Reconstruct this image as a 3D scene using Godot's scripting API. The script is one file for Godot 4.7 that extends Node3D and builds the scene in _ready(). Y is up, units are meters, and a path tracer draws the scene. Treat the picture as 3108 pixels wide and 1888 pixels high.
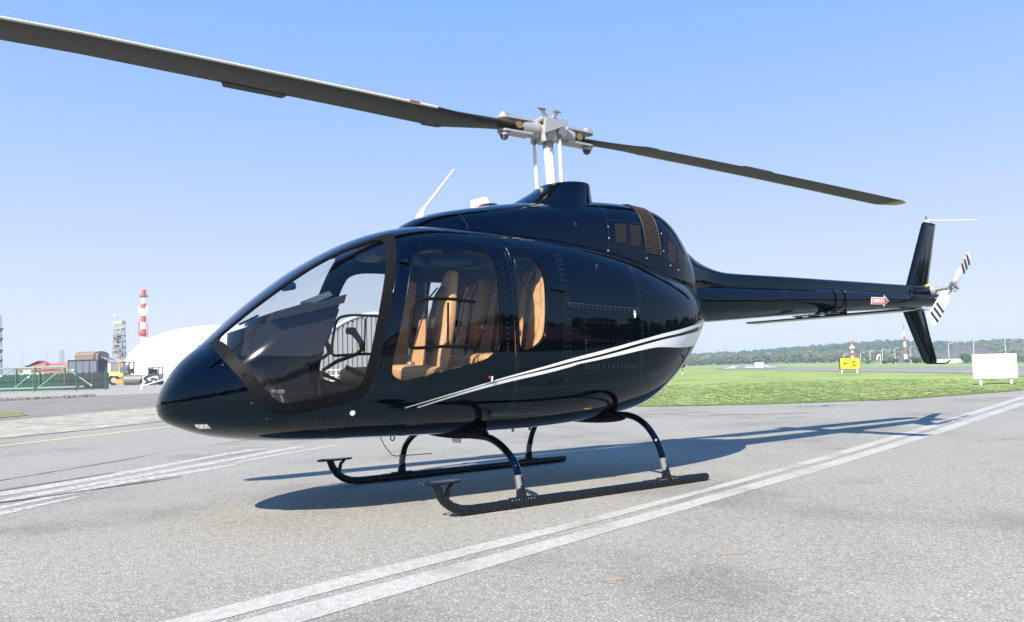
extends Node3D
# A glossy black helicopter on an airfield apron, seen from its left front.
# x runs from the nose (-) to the tail (+), y is up, +z is the helicopter's left side. Metres.

const EYE := Vector3(-4.216, 0.965, 5.624)
const YAW := 0.586
const PITCH := 0.080
const ROLL := -0.029

var M := {}
var rng := RandomNumberGenerator.new()


# ---------------------------------------------------------------- mesh builder
class MB:
	var v := PackedVector3Array()
	var n := PackedVector3Array()
	var col := PackedColorArray()
	var tint := Color(1, 1, 1)
	var colored := false

	func t(a: Vector3, b: Vector3, c: Vector3, na: Vector3, nb: Vector3, nc: Vector3) -> void:
		var g := (b - a).cross(c - a)
		if g.length_squared() < 1e-16:
			return
		if g.dot(na + nb + nc) > 0.0:
			v.append(a); v.append(c); v.append(b)
			n.append(na); n.append(nc); n.append(nb)
		else:
			v.append(a); v.append(b); v.append(c)
			n.append(na); n.append(nb); n.append(nc)
		col.append(tint); col.append(tint); col.append(tint)

	func q(a: Vector3, b: Vector3, c: Vector3, d: Vector3, nn: Vector3) -> void:
		t(a, b, c, nn, nn, nn)
		t(a, c, d, nn, nn, nn)

	func q4(a: Vector3, b: Vector3, c: Vector3, d: Vector3, na: Vector3, nb: Vector3, nc: Vector3, nd: Vector3) -> void:
		t(a, b, c, na, nb, nc)
		t(a, c, d, na, nc, nd)

	# a quad whose normal points away from a reference point
	func qa(a: Vector3, b: Vector3, c: Vector3, d: Vector3, from: Vector3) -> void:
		var nn := (b - a).cross(c - a)
		if nn.length_squared() < 1e-14:
			nn = (c - a).cross(d - a)
		nn = nn.normalized()
		if nn.dot((a + b + c + d) * 0.25 - from) < 0.0:
			nn = -nn
		q(a, b, c, d, nn)

	# box with chamfered edges
	func box(at: Vector3, s: Vector3, b := Basis(), bev := 0.0) -> void:
		var h := s * 0.5
		if bev <= 0.0:
			for ax in 3:
				for sg in [-1.0, 1.0]:
					var e := Vector3(); e[ax] = 1.0
					var f := Vector3(); f[(ax + 1) % 3] = 1.0
					var g := Vector3(); g[(ax + 2) % 3] = 1.0
					var o: Vector3 = e * (h[ax] * sg)
					var p: Vector3 = f * h[(ax + 1) % 3]
					var r: Vector3 = g * h[(ax + 2) % 3]
					q(at + b * (o + p + r), at + b * (o - p + r), at + b * (o - p - r), at + b * (o + p - r), (b * (e * sg)).normalized())
			return
		var k := h - Vector3(bev, bev, bev)
		for ax in 3:
			var a1 := (ax + 1) % 3
			var a2 := (ax + 2) % 3
			for sg in [-1.0, 1.0]:
				var e := Vector3(); e[ax] = sg
				var c := []
				for w in [[1, 1], [-1, 1], [-1, -1], [1, -1]]:
					var p := Vector3(); p[ax] = h[ax] * sg; p[a1] = k[a1] * w[0]; p[a2] = k[a2] * w[1]
					c.append(at + b * p)
				q(c[0], c[1], c[2], c[3], (b * e).normalized())
				for s2 in [-1.0, 1.0]:
					# chamfer between face ax and face a1, run along a2
					var p1 := Vector3(); p1[ax] = h[ax] * sg; p1[a1] = k[a1] * s2; p1[a2] = k[a2]
					var p2 := p1; p2[a2] = -k[a2]
					var p3 := Vector3(); p3[ax] = k[ax] * sg; p3[a1] = h[a1] * s2; p3[a2] = k[a2]
					var p4 := p3; p4[a2] = -k[a2]
					var n1 := Vector3(); n1[ax] = sg
					var n2 := Vector3(); n2[a1] = s2
					var w1 := (b * n1).normalized(); var w2 := (b * n2).normalized()
					q4(at + b * p1, at + b * p2, at + b * p4, at + b * p3, w1, w1, w2, w2)
		for i in [-1.0, 1.0]:
			for j in [-1.0, 1.0]:
				for l in [-1.0, 1.0]:
					var sgn := Vector3(i, j, l)
					var nn := (b * sgn).normalized()
					t(at + b * (Vector3(h.x, k.y, k.z) * sgn), at + b * (Vector3(k.x, h.y, k.z) * sgn), at + b * (Vector3(k.x, k.y, h.z) * sgn), nn, nn, nn)

	func tube(path: Array, rad, sides := 10, caps := true, squash := 1.0) -> void:
		var m := path.size()
		var rings := []
		var norms := []
		var ref := Vector3.UP
		for i in m:
			var d: Vector3 = (path[mini(i + 1, m - 1)] - path[maxi(i - 1, 0)]).normalized()
			if absf(d.dot(ref)) > 0.95:
				ref = Vector3.RIGHT if absf(d.x) < 0.9 else Vector3.FORWARD
			var a := d.cross(ref).normalized()
			var b := a.cross(d).normalized()
			ref = b
			var rr: float = rad[i] if rad is Array else rad
			var ring := []
			var rn := []
			for k in sides + 1:
				var g := TAU * k / sides
				var dir := a * cos(g) + b * (sin(g) * squash)
				ring.append(path[i] + dir * rr)
				rn.append(dir.normalized())
			rings.append(ring); norms.append(rn)
		for i in m - 1:
			for k in sides:
				q4(rings[i][k], rings[i + 1][k], rings[i + 1][k + 1], rings[i][k + 1], norms[i][k], norms[i + 1][k], norms[i + 1][k + 1], norms[i][k + 1])
		if caps:
			for e in [0, m - 1]:
				var dd: Vector3 = (path[0] - path[1]).normalized() if e == 0 else (path[m - 1] - path[m - 2]).normalized()
				for k in sides:
					t(path[e], rings[e][k], rings[e][k + 1], dd, dd, dd)

	func cyl(a: Vector3, b: Vector3, r: float, sides := 12, r2 := -1.0) -> void:
		tube([a, b], [r, r if r2 < 0.0 else r2], sides)

	func ball(c: Vector3, r: Vector3, seg := 10, b := Basis()) -> void:
		var f := func(i: int, j: int) -> Vector3:
			var th := PI * i / seg
			var ph := TAU * j / (seg * 2)
			return Vector3(sin(th) * cos(ph), cos(th), sin(th) * sin(ph))
		for i in seg:
			for j in seg * 2:
				var p := [f.call(i, j), f.call(i + 1, j), f.call(i + 1, j + 1), f.call(i, j + 1)]
				var w := []
				var nn := []
				for x in p:
					w.append(c + b * (x * r))
					nn.append((b * (x / r)).normalized())
				q4(w[0], w[1], w[2], w[3], nn[0], nn[1], nn[2], nn[3])

	# dome of few triangles, for a rivet or a bolt head
	func stud(c: Vector3, nn: Vector3, r: float, hgt: float, sides := 6) -> void:
		var a := nn.cross(Vector3.RIGHT if absf(nn.x) < 0.9 else Vector3.UP).normalized()
		var b := nn.cross(a)
		for k in sides:
			var g0 := TAU * k / sides
			var g1 := TAU * (k + 1) / sides
			var d0 := a * cos(g0) + b * sin(g0)
			var d1 := a * cos(g1) + b * sin(g1)
			var m0 := c + d0 * r * 0.7 + nn * hgt * 0.75
			var m1 := c + d1 * r * 0.7 + nn * hgt * 0.75
			q4(c + d0 * r, c + d1 * r, m1, m0, d0, d1, (d1 + nn).normalized(), (d0 + nn).normalized())
			t(m0, m1, c + nn * hgt, (d0 + nn).normalized(), (d1 + nn).normalized(), nn)

	# flat polygon (x, y) extruded along local z from -d/2 to d/2, moved by xf
	func prism(poly: PackedVector2Array, d: float, xf := Transform3D()) -> void:
		var idx := Geometry2D.triangulate_polygon(poly)
		var nz := (xf.basis * Vector3(0, 0, 1)).normalized()
		for s in [-1.0, 1.0]:
			for k in range(0, idx.size(), 3):
				var w := []
				for e in 3:
					var p := poly[idx[k + e]]
					w.append(xf * Vector3(p.x, p.y, d * 0.5 * s))
				t(w[0], w[1], w[2], nz * s, nz * s, nz * s)
		var cw := Geometry2D.is_polygon_clockwise(poly)
		for k in poly.size():
			var p := poly[k]
			var r := poly[(k + 1) % poly.size()]
			var e := (r - p).normalized()
			var o := Vector2(e.y, -e.x) * (-1.0 if cw else 1.0)
			var nn := (xf.basis * Vector3(o.x, o.y, 0)).normalized()
			q(xf * Vector3(p.x, p.y, -d * 0.5), xf * Vector3(r.x, r.y, -d * 0.5), xf * Vector3(r.x, r.y, d * 0.5), xf * Vector3(p.x, p.y, d * 0.5), nn)

	# smooth surface f(s, t) on a grid
	func sheet(f: Callable, ns: int, nt: int, flip := 1.0) -> void:
		var P := []
		var N := []
		var e := 0.002
		for i in ns + 1:
			var rp := []
			var rn := []
			for j in nt + 1:
				var s := float(i) / ns
				var w := float(j) / nt
				rp.append(f.call(s, w))
				var sa := clampf(s, e, 1.0 - e)
				var wa := clampf(w, e, 1.0 - e)
				var du: Vector3 = f.call(sa + e, wa) - f.call(sa - e, wa)
				var dv: Vector3 = f.call(sa, wa + e) - f.call(sa, wa - e)
				rn.append(du.cross(dv).normalized() * flip)
			P.append(rp); N.append(rn)
		for i in ns:
			for j in nt:
				q4(P[i][j], P[i + 1][j], P[i + 1][j + 1], P[i][j + 1], N[i][j], N[i + 1][j], N[i + 1][j + 1], N[i][j + 1])

	func mirror_z() -> MB:
		var o := MB.new()
		o.colored = colored
		for i in range(0, v.size(), 3):
			for k in [0, 2, 1]:
				o.v.append(v[i + k] * Vector3(1, 1, -1))
				o.n.append(n[i + k] * Vector3(1, 1, -1))
				o.col.append(col[i + k])
		return o

	func add(o: MB) -> void:
		v.append_array(o.v); n.append_array(o.n); col.append_array(o.col)

	func mesh(m: Material) -> ArrayMesh:
		var a := []
		a.resize(Mesh.ARRAY_MAX)
		a[Mesh.ARRAY_VERTEX] = v
		a[Mesh.ARRAY_NORMAL] = n
		if colored:
			a[Mesh.ARRAY_COLOR] = col
		var r := ArrayMesh.new()
		r.add_surface_from_arrays(Mesh.PRIMITIVE_TRIANGLES, a)
		r.surface_set_material(0, m)
		return r


# ---------------------------------------------------------------- lofted hull
# rows: x, bottom y, top y, y of greatest width, half width, upper exponent, lower exponent
# a point on it: u (row number) and deg (-90 keel, 0 widest, 90 ridge) on the left side
class Loft:
	var T := []
	var memo := {}

	func row(u: float) -> Array:
		var last := T.size() - 1
		u = clampf(u, 0.0, last - 1e-6)
		var i := int(u)
		var f := u - i
		var b: Array = T[i]
		var c: Array = T[i + 1]
		var out := []
		for k in 7:
			var a0: float = T[i - 1][k] if i > 0 else (c[k] if k == 0 else 2.0 * b[k] - c[k])
			var d0: float = T[i + 2][k] if i + 2 <= last else (b[k] if k == 0 else 2.0 * c[k] - b[k])
			out.append(0.5 * (2.0 * b[k] + (c[k] - a0) * f + (2.0 * a0 - 5.0 * b[k] + 4.0 * c[k] - d0) * f * f + (3.0 * b[k] - a0 - 3.0 * c[k] + d0) * f * f * f))
		return out

	func p(u: float, deg: float) -> Vector3:
		var r := row(u)
		var g := deg_to_rad(deg)
		var co := cos(g)
		var si := sin(g)
		var e: float = r[5] if si >= 0.0 else r[6]
		var h: float = r[2] - r[3] if si >= 0.0 else r[3] - r[1]
		var rr := pow(pow(absf(co), e) + pow(absf(si), e), -1.0 / e)
		return Vector3(r[0], r[3] + h * si * rr, r[4] * co * rr)

	func nrm(u: float, deg: float) -> Vector3:
		var last := T.size() - 1
		var a := clampf(u, 0.03, last - 0.03)
		var du := p(a + 0.02, deg) - p(a - 0.02, deg)
		var da := p(a, deg + 0.4) - p(a, deg - 0.4)
		return du.cross(da).normalized()

	func at(u: float, deg: float) -> Array:
		var key := Vector2i(roundi(u * 5000.0), roundi(deg * 200.0))
		if not memo.has(key):
			memo[key] = [p(u, deg), nrm(u, deg)]
		return memo[key]

	# the whole hull as one closed skin (both sides)
	func skin(mb: MB, nu: int, na: int, d0 := -90.0, d1 := 270.0) -> void:
		var last := float(T.size() - 1)
		for i in nu:
			for j in na:
				var a := at(last * i / nu, d0 + (d1 - d0) * j / na)
				var b := at(last * (i + 1) / nu, d0 + (d1 - d0) * j / na)
				var c := at(last * (i + 1) / nu, d0 + (d1 - d0) * (j + 1) / na)
				var d := at(last * i / nu, d0 + (d1 - d0) * (j + 1) / na)
				mb.q4(a[0], b[0], c[0], d[0], a[1], b[1], c[1], d[1])

	# the part of the left skin inside the polygons «ins» (all of it when empty) and outside «outs»; polygons in (u, deg / 20)
	func patch(mb: MB, ins: Array, outs: Array, off := 0.0, su := 0.125, sa := 0.2) -> void:
		var last := float(T.size() - 1)
		var lo := Vector2(0, -4.5)
		var hi := Vector2(last, 4.5)
		if ins.size():
			var bb := box_of(ins[0])
			for e in ins:
				bb = bb.merge(box_of(e))
			lo = Vector2(maxf(lo.x, floorf(bb.position.x / su) * su), maxf(lo.y, floorf(bb.position.y / sa) * sa))
			hi = Vector2(minf(hi.x, bb.end.x), minf(hi.y, bb.end.y))
		var nu := ceili((hi.x - lo.x) / su - 1e-4)
		var na := ceili((hi.y - lo.y) / sa - 1e-4)
		var ob := []
		for e in outs:
			ob.append(box_of(e))
		var ib := []
		for e in ins:
			ib.append(box_of(e))
		for i in nu:
			for j in na:
				var c := Rect2(lo.x + i * su, lo.y + j * sa, minf(su, last - lo.x - i * su), minf(sa, 4.5 - lo.y - j * sa))
				var cell := PackedVector2Array([c.position, Vector2(c.end.x, c.position.y), c.end, Vector2(c.position.x, c.end.y)])
				var pieces := []
				if ins.is_empty():
					pieces.append(cell)
				for k in ins.size():
					if ib[k].intersects(c):
						for g in Geometry2D.intersect_polygons(cell, ins[k]):
							pieces.append(g)
				for k in outs.size():
					if ob[k].intersects(c):
						var rest := []
						for g in pieces:
							for r in Geometry2D.clip_polygons(g, outs[k]):
								if not Geometry2D.is_polygon_clockwise(r):
									rest.append(r)
						pieces = rest
				for g in pieces:
					var idx := Geometry2D.triangulate_polygon(g)
					for x in range(0, idx.size(), 3):
						var w := []
						for y in 3:
							var s: Vector2 = g[idx[x + y]]
							w.append(at(s.x, s.y * 20.0))
						mb.t(w[0][0] + w[0][1] * off, w[1][0] + w[1][1] * off, w[2][0] + w[2][1] * off, w[0][1], w[1][1], w[2][1])

	static func box_of(e: PackedVector2Array) -> Rect2:
		var r := Rect2(e[0], Vector2())
		for x in e:
			r = r.expand(x)
		return r

	# wall along the outline of a polygon, between two heights over the skin
	func rim(mb: MB, poly: PackedVector2Array, o0: float, o1: float, inward := false) -> void:
		var mid := Vector2()
		for e in poly:
			mid += e / poly.size()
		var cc: Array = at(mid.x, mid.y * 20.0)
		for k in poly.size():
			var a := at(poly[k].x, poly[k].y * 20.0)
			var s := poly[(k + 1) % poly.size()]
			var b := at(s.x, s.y * 20.0)
			var nn: Vector3 = (b[0] - a[0]).cross(a[1]).normalized()
			if (nn.dot(a[0] - cc[0]) < 0.0) != inward:
				nn = -nn
			mb.q(a[0] + a[1] * o0, b[0] + b[1] * o0, b[0] + b[1] * o1, a[0] + a[1] * o1, nn)

	# band between two polylines of (u, deg) pairs
	func band(mb: MB, up: Array, low: Array, off: float, n := 60) -> void:
		var prev := []
		for i in n + 1:
			var f := float(i) / n
			var a: Vector2 = along(up, f)
			var b: Vector2 = along(low, f)
			var now := []
			for k in 4:
				var m := a.lerp(b, k / 3.0)
				var w := at(m.x, m.y)
				now.append([w[0] + w[1] * off, w[1]])
			if i:
				for k in 3:
					mb.q4(prev[k][0], now[k][0], now[k + 1][0], prev[k + 1][0], prev[k][1], now[k][1], now[k + 1][1], prev[k + 1][1])
			prev = now

	static func along(l: Array, f: float) -> Vector2:
		var n := l.size() / 2
		var x := f * (n - 1)
		var i := mini(int(x), n - 2)
		x -= i
		var g := func(k: int) -> Vector2:
			k = clampi(k, 0, n - 1)
			return Vector2(l[k * 2], l[k * 2 + 1])
		return (g.call(i) as Vector2).cubic_interpolate(g.call(i + 1), g.call(i - 1), g.call(i + 2), x)

	# thin line of given width (metres) drawn on the skin
	func line(mb: MB, l: Array, width: float, off: float, n := 40) -> void:
		var pa: Vector3
		var na: Vector3
		var sa: Vector3
		for i in n + 1:
			var m := along(l, float(i) / n)
			var m2 := along(l, minf(float(i) / n + 0.01, 1.0))
			if i == n:
				m2 = along(l, float(i) / n - 0.01)
			var w := at(m.x, m.y)
			var dir := p(m2.x, m2.y) - p(m.x, m.y)
			if i == n:
				dir = -dir
			var side := dir.cross(w[1]).normalized() * width * 0.5
			var pt: Vector3 = w[0] + w[1] * off
			if i:
				mb.q4(pa - sa, pt - side, pt + side, pa + sa, na, w[1], w[1], na)
			pa = pt; na = w[1]; sa = side

	# a row of rivets along a line
	func rivets(mb: MB, l: Array, gap: float, r := 0.004) -> void:
		var len := 0.0
		var last := p(l[0], l[1])
		for i in 30:
			var m := along(l, (i + 1) / 30.0)
			var w := p(m.x, m.y)
			len += w.distance_to(last)
			last = w
		var n := maxi(1, int(len / gap))
		for i in n + 1:
			var m := along(l, float(i) / n)
			var w := at(m.x, m.y)
			mb.stud(w[0], w[1], r * 1.15, r * 0.7, 6)


static func poly_of(l: Array, rounds := 2) -> PackedVector2Array:
	var p := PackedVector2Array()
	for i in range(0, l.size(), 2):
		p.append(Vector2(l[i], l[i + 1] / 20.0))
	for k in rounds:
		var o := PackedVector2Array()
		for i in p.size():
			var a := p[i]
			var b := p[(i + 1) % p.size()]
			o.append(a.lerp(b, 0.25))
			o.append(a.lerp(b, 0.75))
		p = o
	if Geometry2D.is_polygon_clockwise(p):
		p.reverse()
	return p


static func grown(p: PackedVector2Array, d: float) -> PackedVector2Array:
	return Geometry2D.offset_polygon(p, d, Geometry2D.JOIN_ROUND)[0]


# ---------------------------------------------------------------- scene helpers
var names := {}


func numbered(called: String) -> String:
	if not names.has(called):
		names[called] = 0
		return called
	names[called] += 1
	return "%s_%03d" % [called, names[called]]


func tag(o: Node3D, label := "", category := "", group := "", kind := "") -> Node3D:
	if label: o.set_meta("label", label)
	if category: o.set_meta("category", category)
	if group: o.set_meta("group", group)
	if kind: o.set_meta("kind", kind)
	return o


func thing(called: String, label: String, category: String, at := Vector3(), group := "", turn := 0.0) -> Node3D:
	var o := Node3D.new()
	o.name = numbered(called)
	add_child(o, true)
	o.position = at
	o.rotation.y = turn
	tag(o, label, category, group)
	return o


func put(called: String, mb: MB, m: Material, parent: Node3D = null) -> MeshInstance3D:
	var o := MeshInstance3D.new()
	o.name = numbered(called) if parent == null else called
	o.mesh = mb.mesh(m)
	(parent if parent else self).add_child(o, true)
	return o


func ground_piece(called: String, mb: MB, m: Material) -> MeshInstance3D:
	if mb.v.is_empty():
		print("EMPTY ", called)
	var o := put(called, mb, m)
	o.set_meta("kind", "structure")
	return o


func lin(r: float, g: float, b: float) -> Color:
	return Color(r, g, b).linear_to_srgb()


func mat(called: String, c: Color, rough := 0.6, metal := 0.0, spec := 0.5) -> StandardMaterial3D:
	var m := StandardMaterial3D.new()
	m.resource_name = called
	m.albedo_color = c
	m.roughness = rough
	m.metallic = metal
	m.metallic_specular = spec
	M[called] = m
	return m


func noise_bytes(size: int, freq: float, octaves: int, sd: int, type := FastNoiseLite.TYPE_SIMPLEX, cell := FastNoiseLite.RETURN_DISTANCE) -> PackedByteArray:
	var f := FastNoiseLite.new()
	f.seed = sd
	f.noise_type = type
	f.frequency = freq
	f.fractal_type = FastNoiseLite.FRACTAL_FBM if octaves > 1 else FastNoiseLite.FRACTAL_NONE
	f.fractal_octaves = octaves
	f.cellular_return_type = cell
	var im := f.get_seamless_image(size, size, false, false, 0.12, true)
	im.convert(Image.FORMAT_L8)
	return im.get_data()


# colour texture: linear colours a..b mixed by weighted noise layers, contrast k
func blend_tex(size: int, layers: Array, weights: Array, stops: Array, k := 1.0, shift := 0.0) -> ImageTexture:
	var out := PackedByteArray()
	out.resize(size * size * 3)
	var lut := PackedByteArray()
	for i in 256:
		var f := i / 255.0 * (stops.size() - 1)
		var j := mini(int(f), stops.size() - 2)
		var c: Color = (stops[j] as Color).lerp(stops[j + 1], f - j).linear_to_srgb()
		lut.append(int(clampf(c.r, 0, 1) * 255)); lut.append(int(clampf(c.g, 0, 1) * 255)); lut.append(int(clampf(c.b, 0, 1) * 255))
	var nl := layers.size()
	var l0: PackedByteArray = layers[0]
	var l1: PackedByteArray = layers[1] if nl > 1 else layers[0]
	var l2: PackedByteArray = layers[2] if nl > 2 else layers[0]
	var w0: float = weights[0]
	var w1: float = weights[1] if nl > 1 else 0.0
	var w2: float = weights[2] if nl > 2 else 0.0
	var s := w0 + w1 + w2
	for i in size * size:
		var x := (l0[i] * w0 + l1[i] * w1 + l2[i] * w2) / s
		x = (x - 127.5) * k + 127.5 + shift
		var j := clampi(int(x), 0, 255) * 3
		out[i * 3] = lut[j]; out[i * 3 + 1] = lut[j + 1]; out[i * 3 + 2] = lut[j + 2]
	return ImageTexture.create_from_image(Image.create_from_data(size, size, false, Image.FORMAT_RGB8, out))


# the same, with the alpha of a noise, so that paint is worn through in specks
func worn_tex(size: int, layers: Array, weights: Array, stops: Array, k: float, shift: float, holes: PackedByteArray, level: int) -> ImageTexture:
	var im := blend_tex(size, layers, weights, stops, k, shift).get_image()
	im.convert(Image.FORMAT_RGBA8)
	var d := im.get_data()
	for i in size * size:
		d[i * 4 + 3] = clampi((holes[i] - level) * 6 + 128, 0, 255)
	return ImageTexture.create_from_image(Image.create_from_data(size, size, false, Image.FORMAT_RGBA8, d))


func world_tex(m: StandardMaterial3D, t: Texture2D, metres: float) -> void:
	m.albedo_color = Color.WHITE
	m.albedo_texture = t
	m.uv1_triplanar = true
	m.uv1_world_triplanar = true
	m.uv1_scale = Vector3.ONE / metres


func own_tex(m: StandardMaterial3D, t: Texture2D, metres: float) -> void:
	m.albedo_color = Color.WHITE
	m.albedo_texture = t
	m.uv1_triplanar = true
	m.uv1_scale = Vector3.ONE / metres


func stains(m: StandardMaterial3D, t: Texture2D, metres: float) -> void:
	m.detail_enabled = true
	m.detail_albedo = t
	m.detail_blend_mode = BaseMaterial3D.BLEND_MODE_MUL
	m.detail_uv_layer = BaseMaterial3D.DETAIL_UV_2
	m.uv2_triplanar = true
	m.uv2_world_triplanar = true
	m.uv2_scale = Vector3.ONE / metres


# ---------------------------------------------------------------- terrain
const S1 := [[-60, 0.0], [-25, 0.0125], [15, 0.0125], [46, 0.0055], [75, 0.0055], [115, 0.0]]
const S2 := [[-60, 0.0], [-25, 0.004], [20, 0.004], [46, 0.0045], [52, 0.0045], [57, 0.0025], [62, 0.0], [67, -0.0045], [75, -0.005], [115, 0.0]]
const RADII := [0.3, 1.5, 3.0, 4.5, 6.0, 7.5, 9.0, 11.0, 13.0, 15.0, 18.0, 22.0, 26.0, 31.0, 37.0, 44.0, 52.0, 61.0, 72.0, 86.0, 104.0, 126.0, 150.0, 180.0, 215.0, 260.0, 320.0, 400.0, 520.0, 700.0, 1000.0, 1600.0, 2600.0]


func table(t: Array, a: float) -> float:
	if a <= t[0][0]: return t[0][1]
	for i in t.size() - 1:
		if a <= t[i + 1][0]:
			return lerpf(t[i][1], t[i + 1][1], (a - t[i][0]) / (t[i + 1][0] - t[i][0]))
	return t[-1][1]


func height(x: float, z: float) -> float:
	var dx := x - EYE.x
	var dz := z - EYE.z
	var r := sqrt(dx * dx + dz * dz)
	var a := rad_to_deg(atan2(dx, -dz))
	return table(S1, a) * clampf(r - 12.0, 0.0, 48.0) + table(S2, a) * clampf(r - 60.0, 0.0, 400.0)


func on_ground(x: float, z: float) -> Vector3:
	return Vector3(x, height(x, z), z)


# a sheet lying on the ground: the polygon (x, z pairs) cut by the ground's own grid, lifted by «up»
func drape(poly_xz: Array, up: float) -> MB:
	var mb := MB.new()
	var p := PackedVector2Array()
	for i in range(0, poly_xz.size(), 2):
		p.append(Vector2(poly_xz[i], poly_xz[i + 1]))
	if p.is_empty() == false and Geometry2D.is_polygon_clockwise(p):
		p.reverse()
	var bb := Loft.box_of(p) if p.size() else Rect2(-9999, -9999, 19998, 19998)
	for i in RADII.size() - 1:
		for j in 120:
			var cell := PackedVector2Array()
			for k in [[0, 0], [1, 0], [1, 1], [0, 1]]:
				var r: float = RADII[i + k[0]]
				var a: float = TAU * (j + k[1]) / 120.0
				cell.append(Vector2(EYE.x + r * sin(a), EYE.z - r * cos(a)))
			if Geometry2D.is_polygon_clockwise(cell):
				cell.reverse()
			var got := [cell]
			if p.size():
				if not Loft.box_of(cell).intersects(bb):
					continue
				got = Geometry2D.intersect_polygons(cell, p)
			for g in got:
				var idx := Geometry2D.triangulate_polygon(g)
				for x in range(0, idx.size(), 3):
					var w := []
					for y in 3:
						var s: Vector2 = g[idx[x + y]]
						w.append(Vector3(s.x, height(s.x, s.y) + up, s.y))
					mb.t(w[0], w[1], w[2], Vector3.UP, Vector3.UP, Vector3.UP)
	return mb


# a painted line: two edges given as point lists, left edge forwards then right edge back
func ribbon(left: Array, right: Array, up: float, rough := 0.0) -> MB:
	var l := ragged(left, rough)
	var r := ragged(right, rough)
	for i in range(r.size() - 2, -1, -2):
		l.append(r[i]); l.append(r[i + 1])
	return drape(l, up)


# the same line with small jumps to the side, finer near the camera
func ragged(pts: Array, rough: float) -> Array:
	if rough <= 0.0:
		return pts.duplicate()
	var out := []
	var drift := 0.0
	for i in range(0, pts.size() - 2, 2):
		var a := Vector2(pts[i], pts[i + 1])
		var b := Vector2(pts[i + 2], pts[i + 3])
		var s := (b - a).normalized().orthogonal()
		var f := 0.0
		var len := a.distance_to(b)
		while f < len:
			var m := a.lerp(b, f / len)
			drift = clampf(drift + rng.randf_range(-0.3, 0.3), -1.0, 1.0)
			m += s * rough * (rng.randf_range(-0.6, 0.6) + drift * 0.6)
			out.append(m.x); out.append(m.y)
			f += 0.04 + 0.012 * m.distance_to(Vector2(EYE.x, EYE.z))
	out.append(pts[-2]); out.append(pts[-1])
	return out


func crack_line(pts: Array, width: float, up: float, sd: int) -> MB:
	var mb := MB.new()
	var r := RandomNumberGenerator.new()
	r.seed = sd
	var prev := Vector3()
	var first := true
	var wob := 0.0
	for i in range(0, pts.size() - 2, 2):
		var a := Vector2(pts[i], pts[i + 1])
		var b := Vector2(pts[i + 2], pts[i + 3])
		var n := maxi(2, int(a.distance_to(b) / 0.12))
		var side := (b - a).normalized().orthogonal()
		for k in n + 1:
			wob = clampf(wob + r.randf_range(-0.007, 0.007), -0.03, 0.03)
			var m := a.lerp(b, float(k) / n) + side * wob
			var now := Vector3(m.x, height(m.x, m.y) + up, m.y)
			if not first:
				var s3 := Vector3(side.x, 0, side.y) * width * r.randf_range(0.25, 0.75)
				mb.q(prev - s3, now - s3, now + s3, prev + s3, Vector3.UP)
			prev = now
			first = false
	return mb


func _ready() -> void:
	rng.seed = 7
	# ---- camera
	var cam := Camera3D.new()
	cam.name = "camera"
	var fw := Vector3(sin(YAW) * cos(PITCH), sin(PITCH), -cos(YAW) * cos(PITCH))
	var r0 := Vector3(cos(YAW), 0, sin(YAW))
	var u0 := r0.cross(fw)
	var rr := r0 * cos(ROLL) + u0 * sin(ROLL)
	var uu := u0 * cos(ROLL) - r0 * sin(ROLL)
	cam.transform = Transform3D(Basis(rr, uu, -fw), EYE)
	cam.fov = 44.221
	cam.near = 0.1
	cam.far = 6000.0
	add_child(cam)
	cam.current = true
	# ---- sky and exposure
	var we := WorldEnvironment.new()
	we.name = "world_environment"
	var e := Environment.new()
	e.background_mode = Environment.BG_SKY
	var sm := ProceduralSkyMaterial.new()
	sm.sky_top_color = lin(0.045, 0.195, 0.52)
	sm.sky_horizon_color = lin(0.465, 0.483, 0.475)
	sm.sky_curve = 0.22
	sm.ground_horizon_color = lin(0.25, 0.25, 0.25)
	sm.ground_bottom_color = lin(0.15, 0.15, 0.15)
	sm.sun_angle_max = 1.0
	var sky := Sky.new()
	sky.sky_material = sm
	e.sky = sky
	e.tonemap_mode = Environment.TONE_MAPPER_LINEAR
	e.tonemap_exposure = 2.0
	e.sdfgi_enabled = true
	e.ssao_enabled = true
	e.ssil_enabled = true
	e.fog_enabled = true
	e.fog_density = 0.0008
	e.fog_light_color = Color(0.80, 0.87, 0.95)
	we.environment = e
	add_child(we)
	# ---- sun
	var sun := DirectionalLight3D.new()
	sun.name = "sun"
	sun.light_energy = 1.6
	sun.light_color = Color(1.0, 0.965, 0.91)
	sun.light_angular_distance = 0.5
	sun.shadow_enabled = true
	sun.look_at_from_position(Vector3.ZERO, Vector3(1.019, -1.0, -0.57), Vector3.UP)
	add_child(sun)

	materials()
	the_ground()
	left_background()
	right_background()
	behind_the_camera()
	helicopter()


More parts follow.
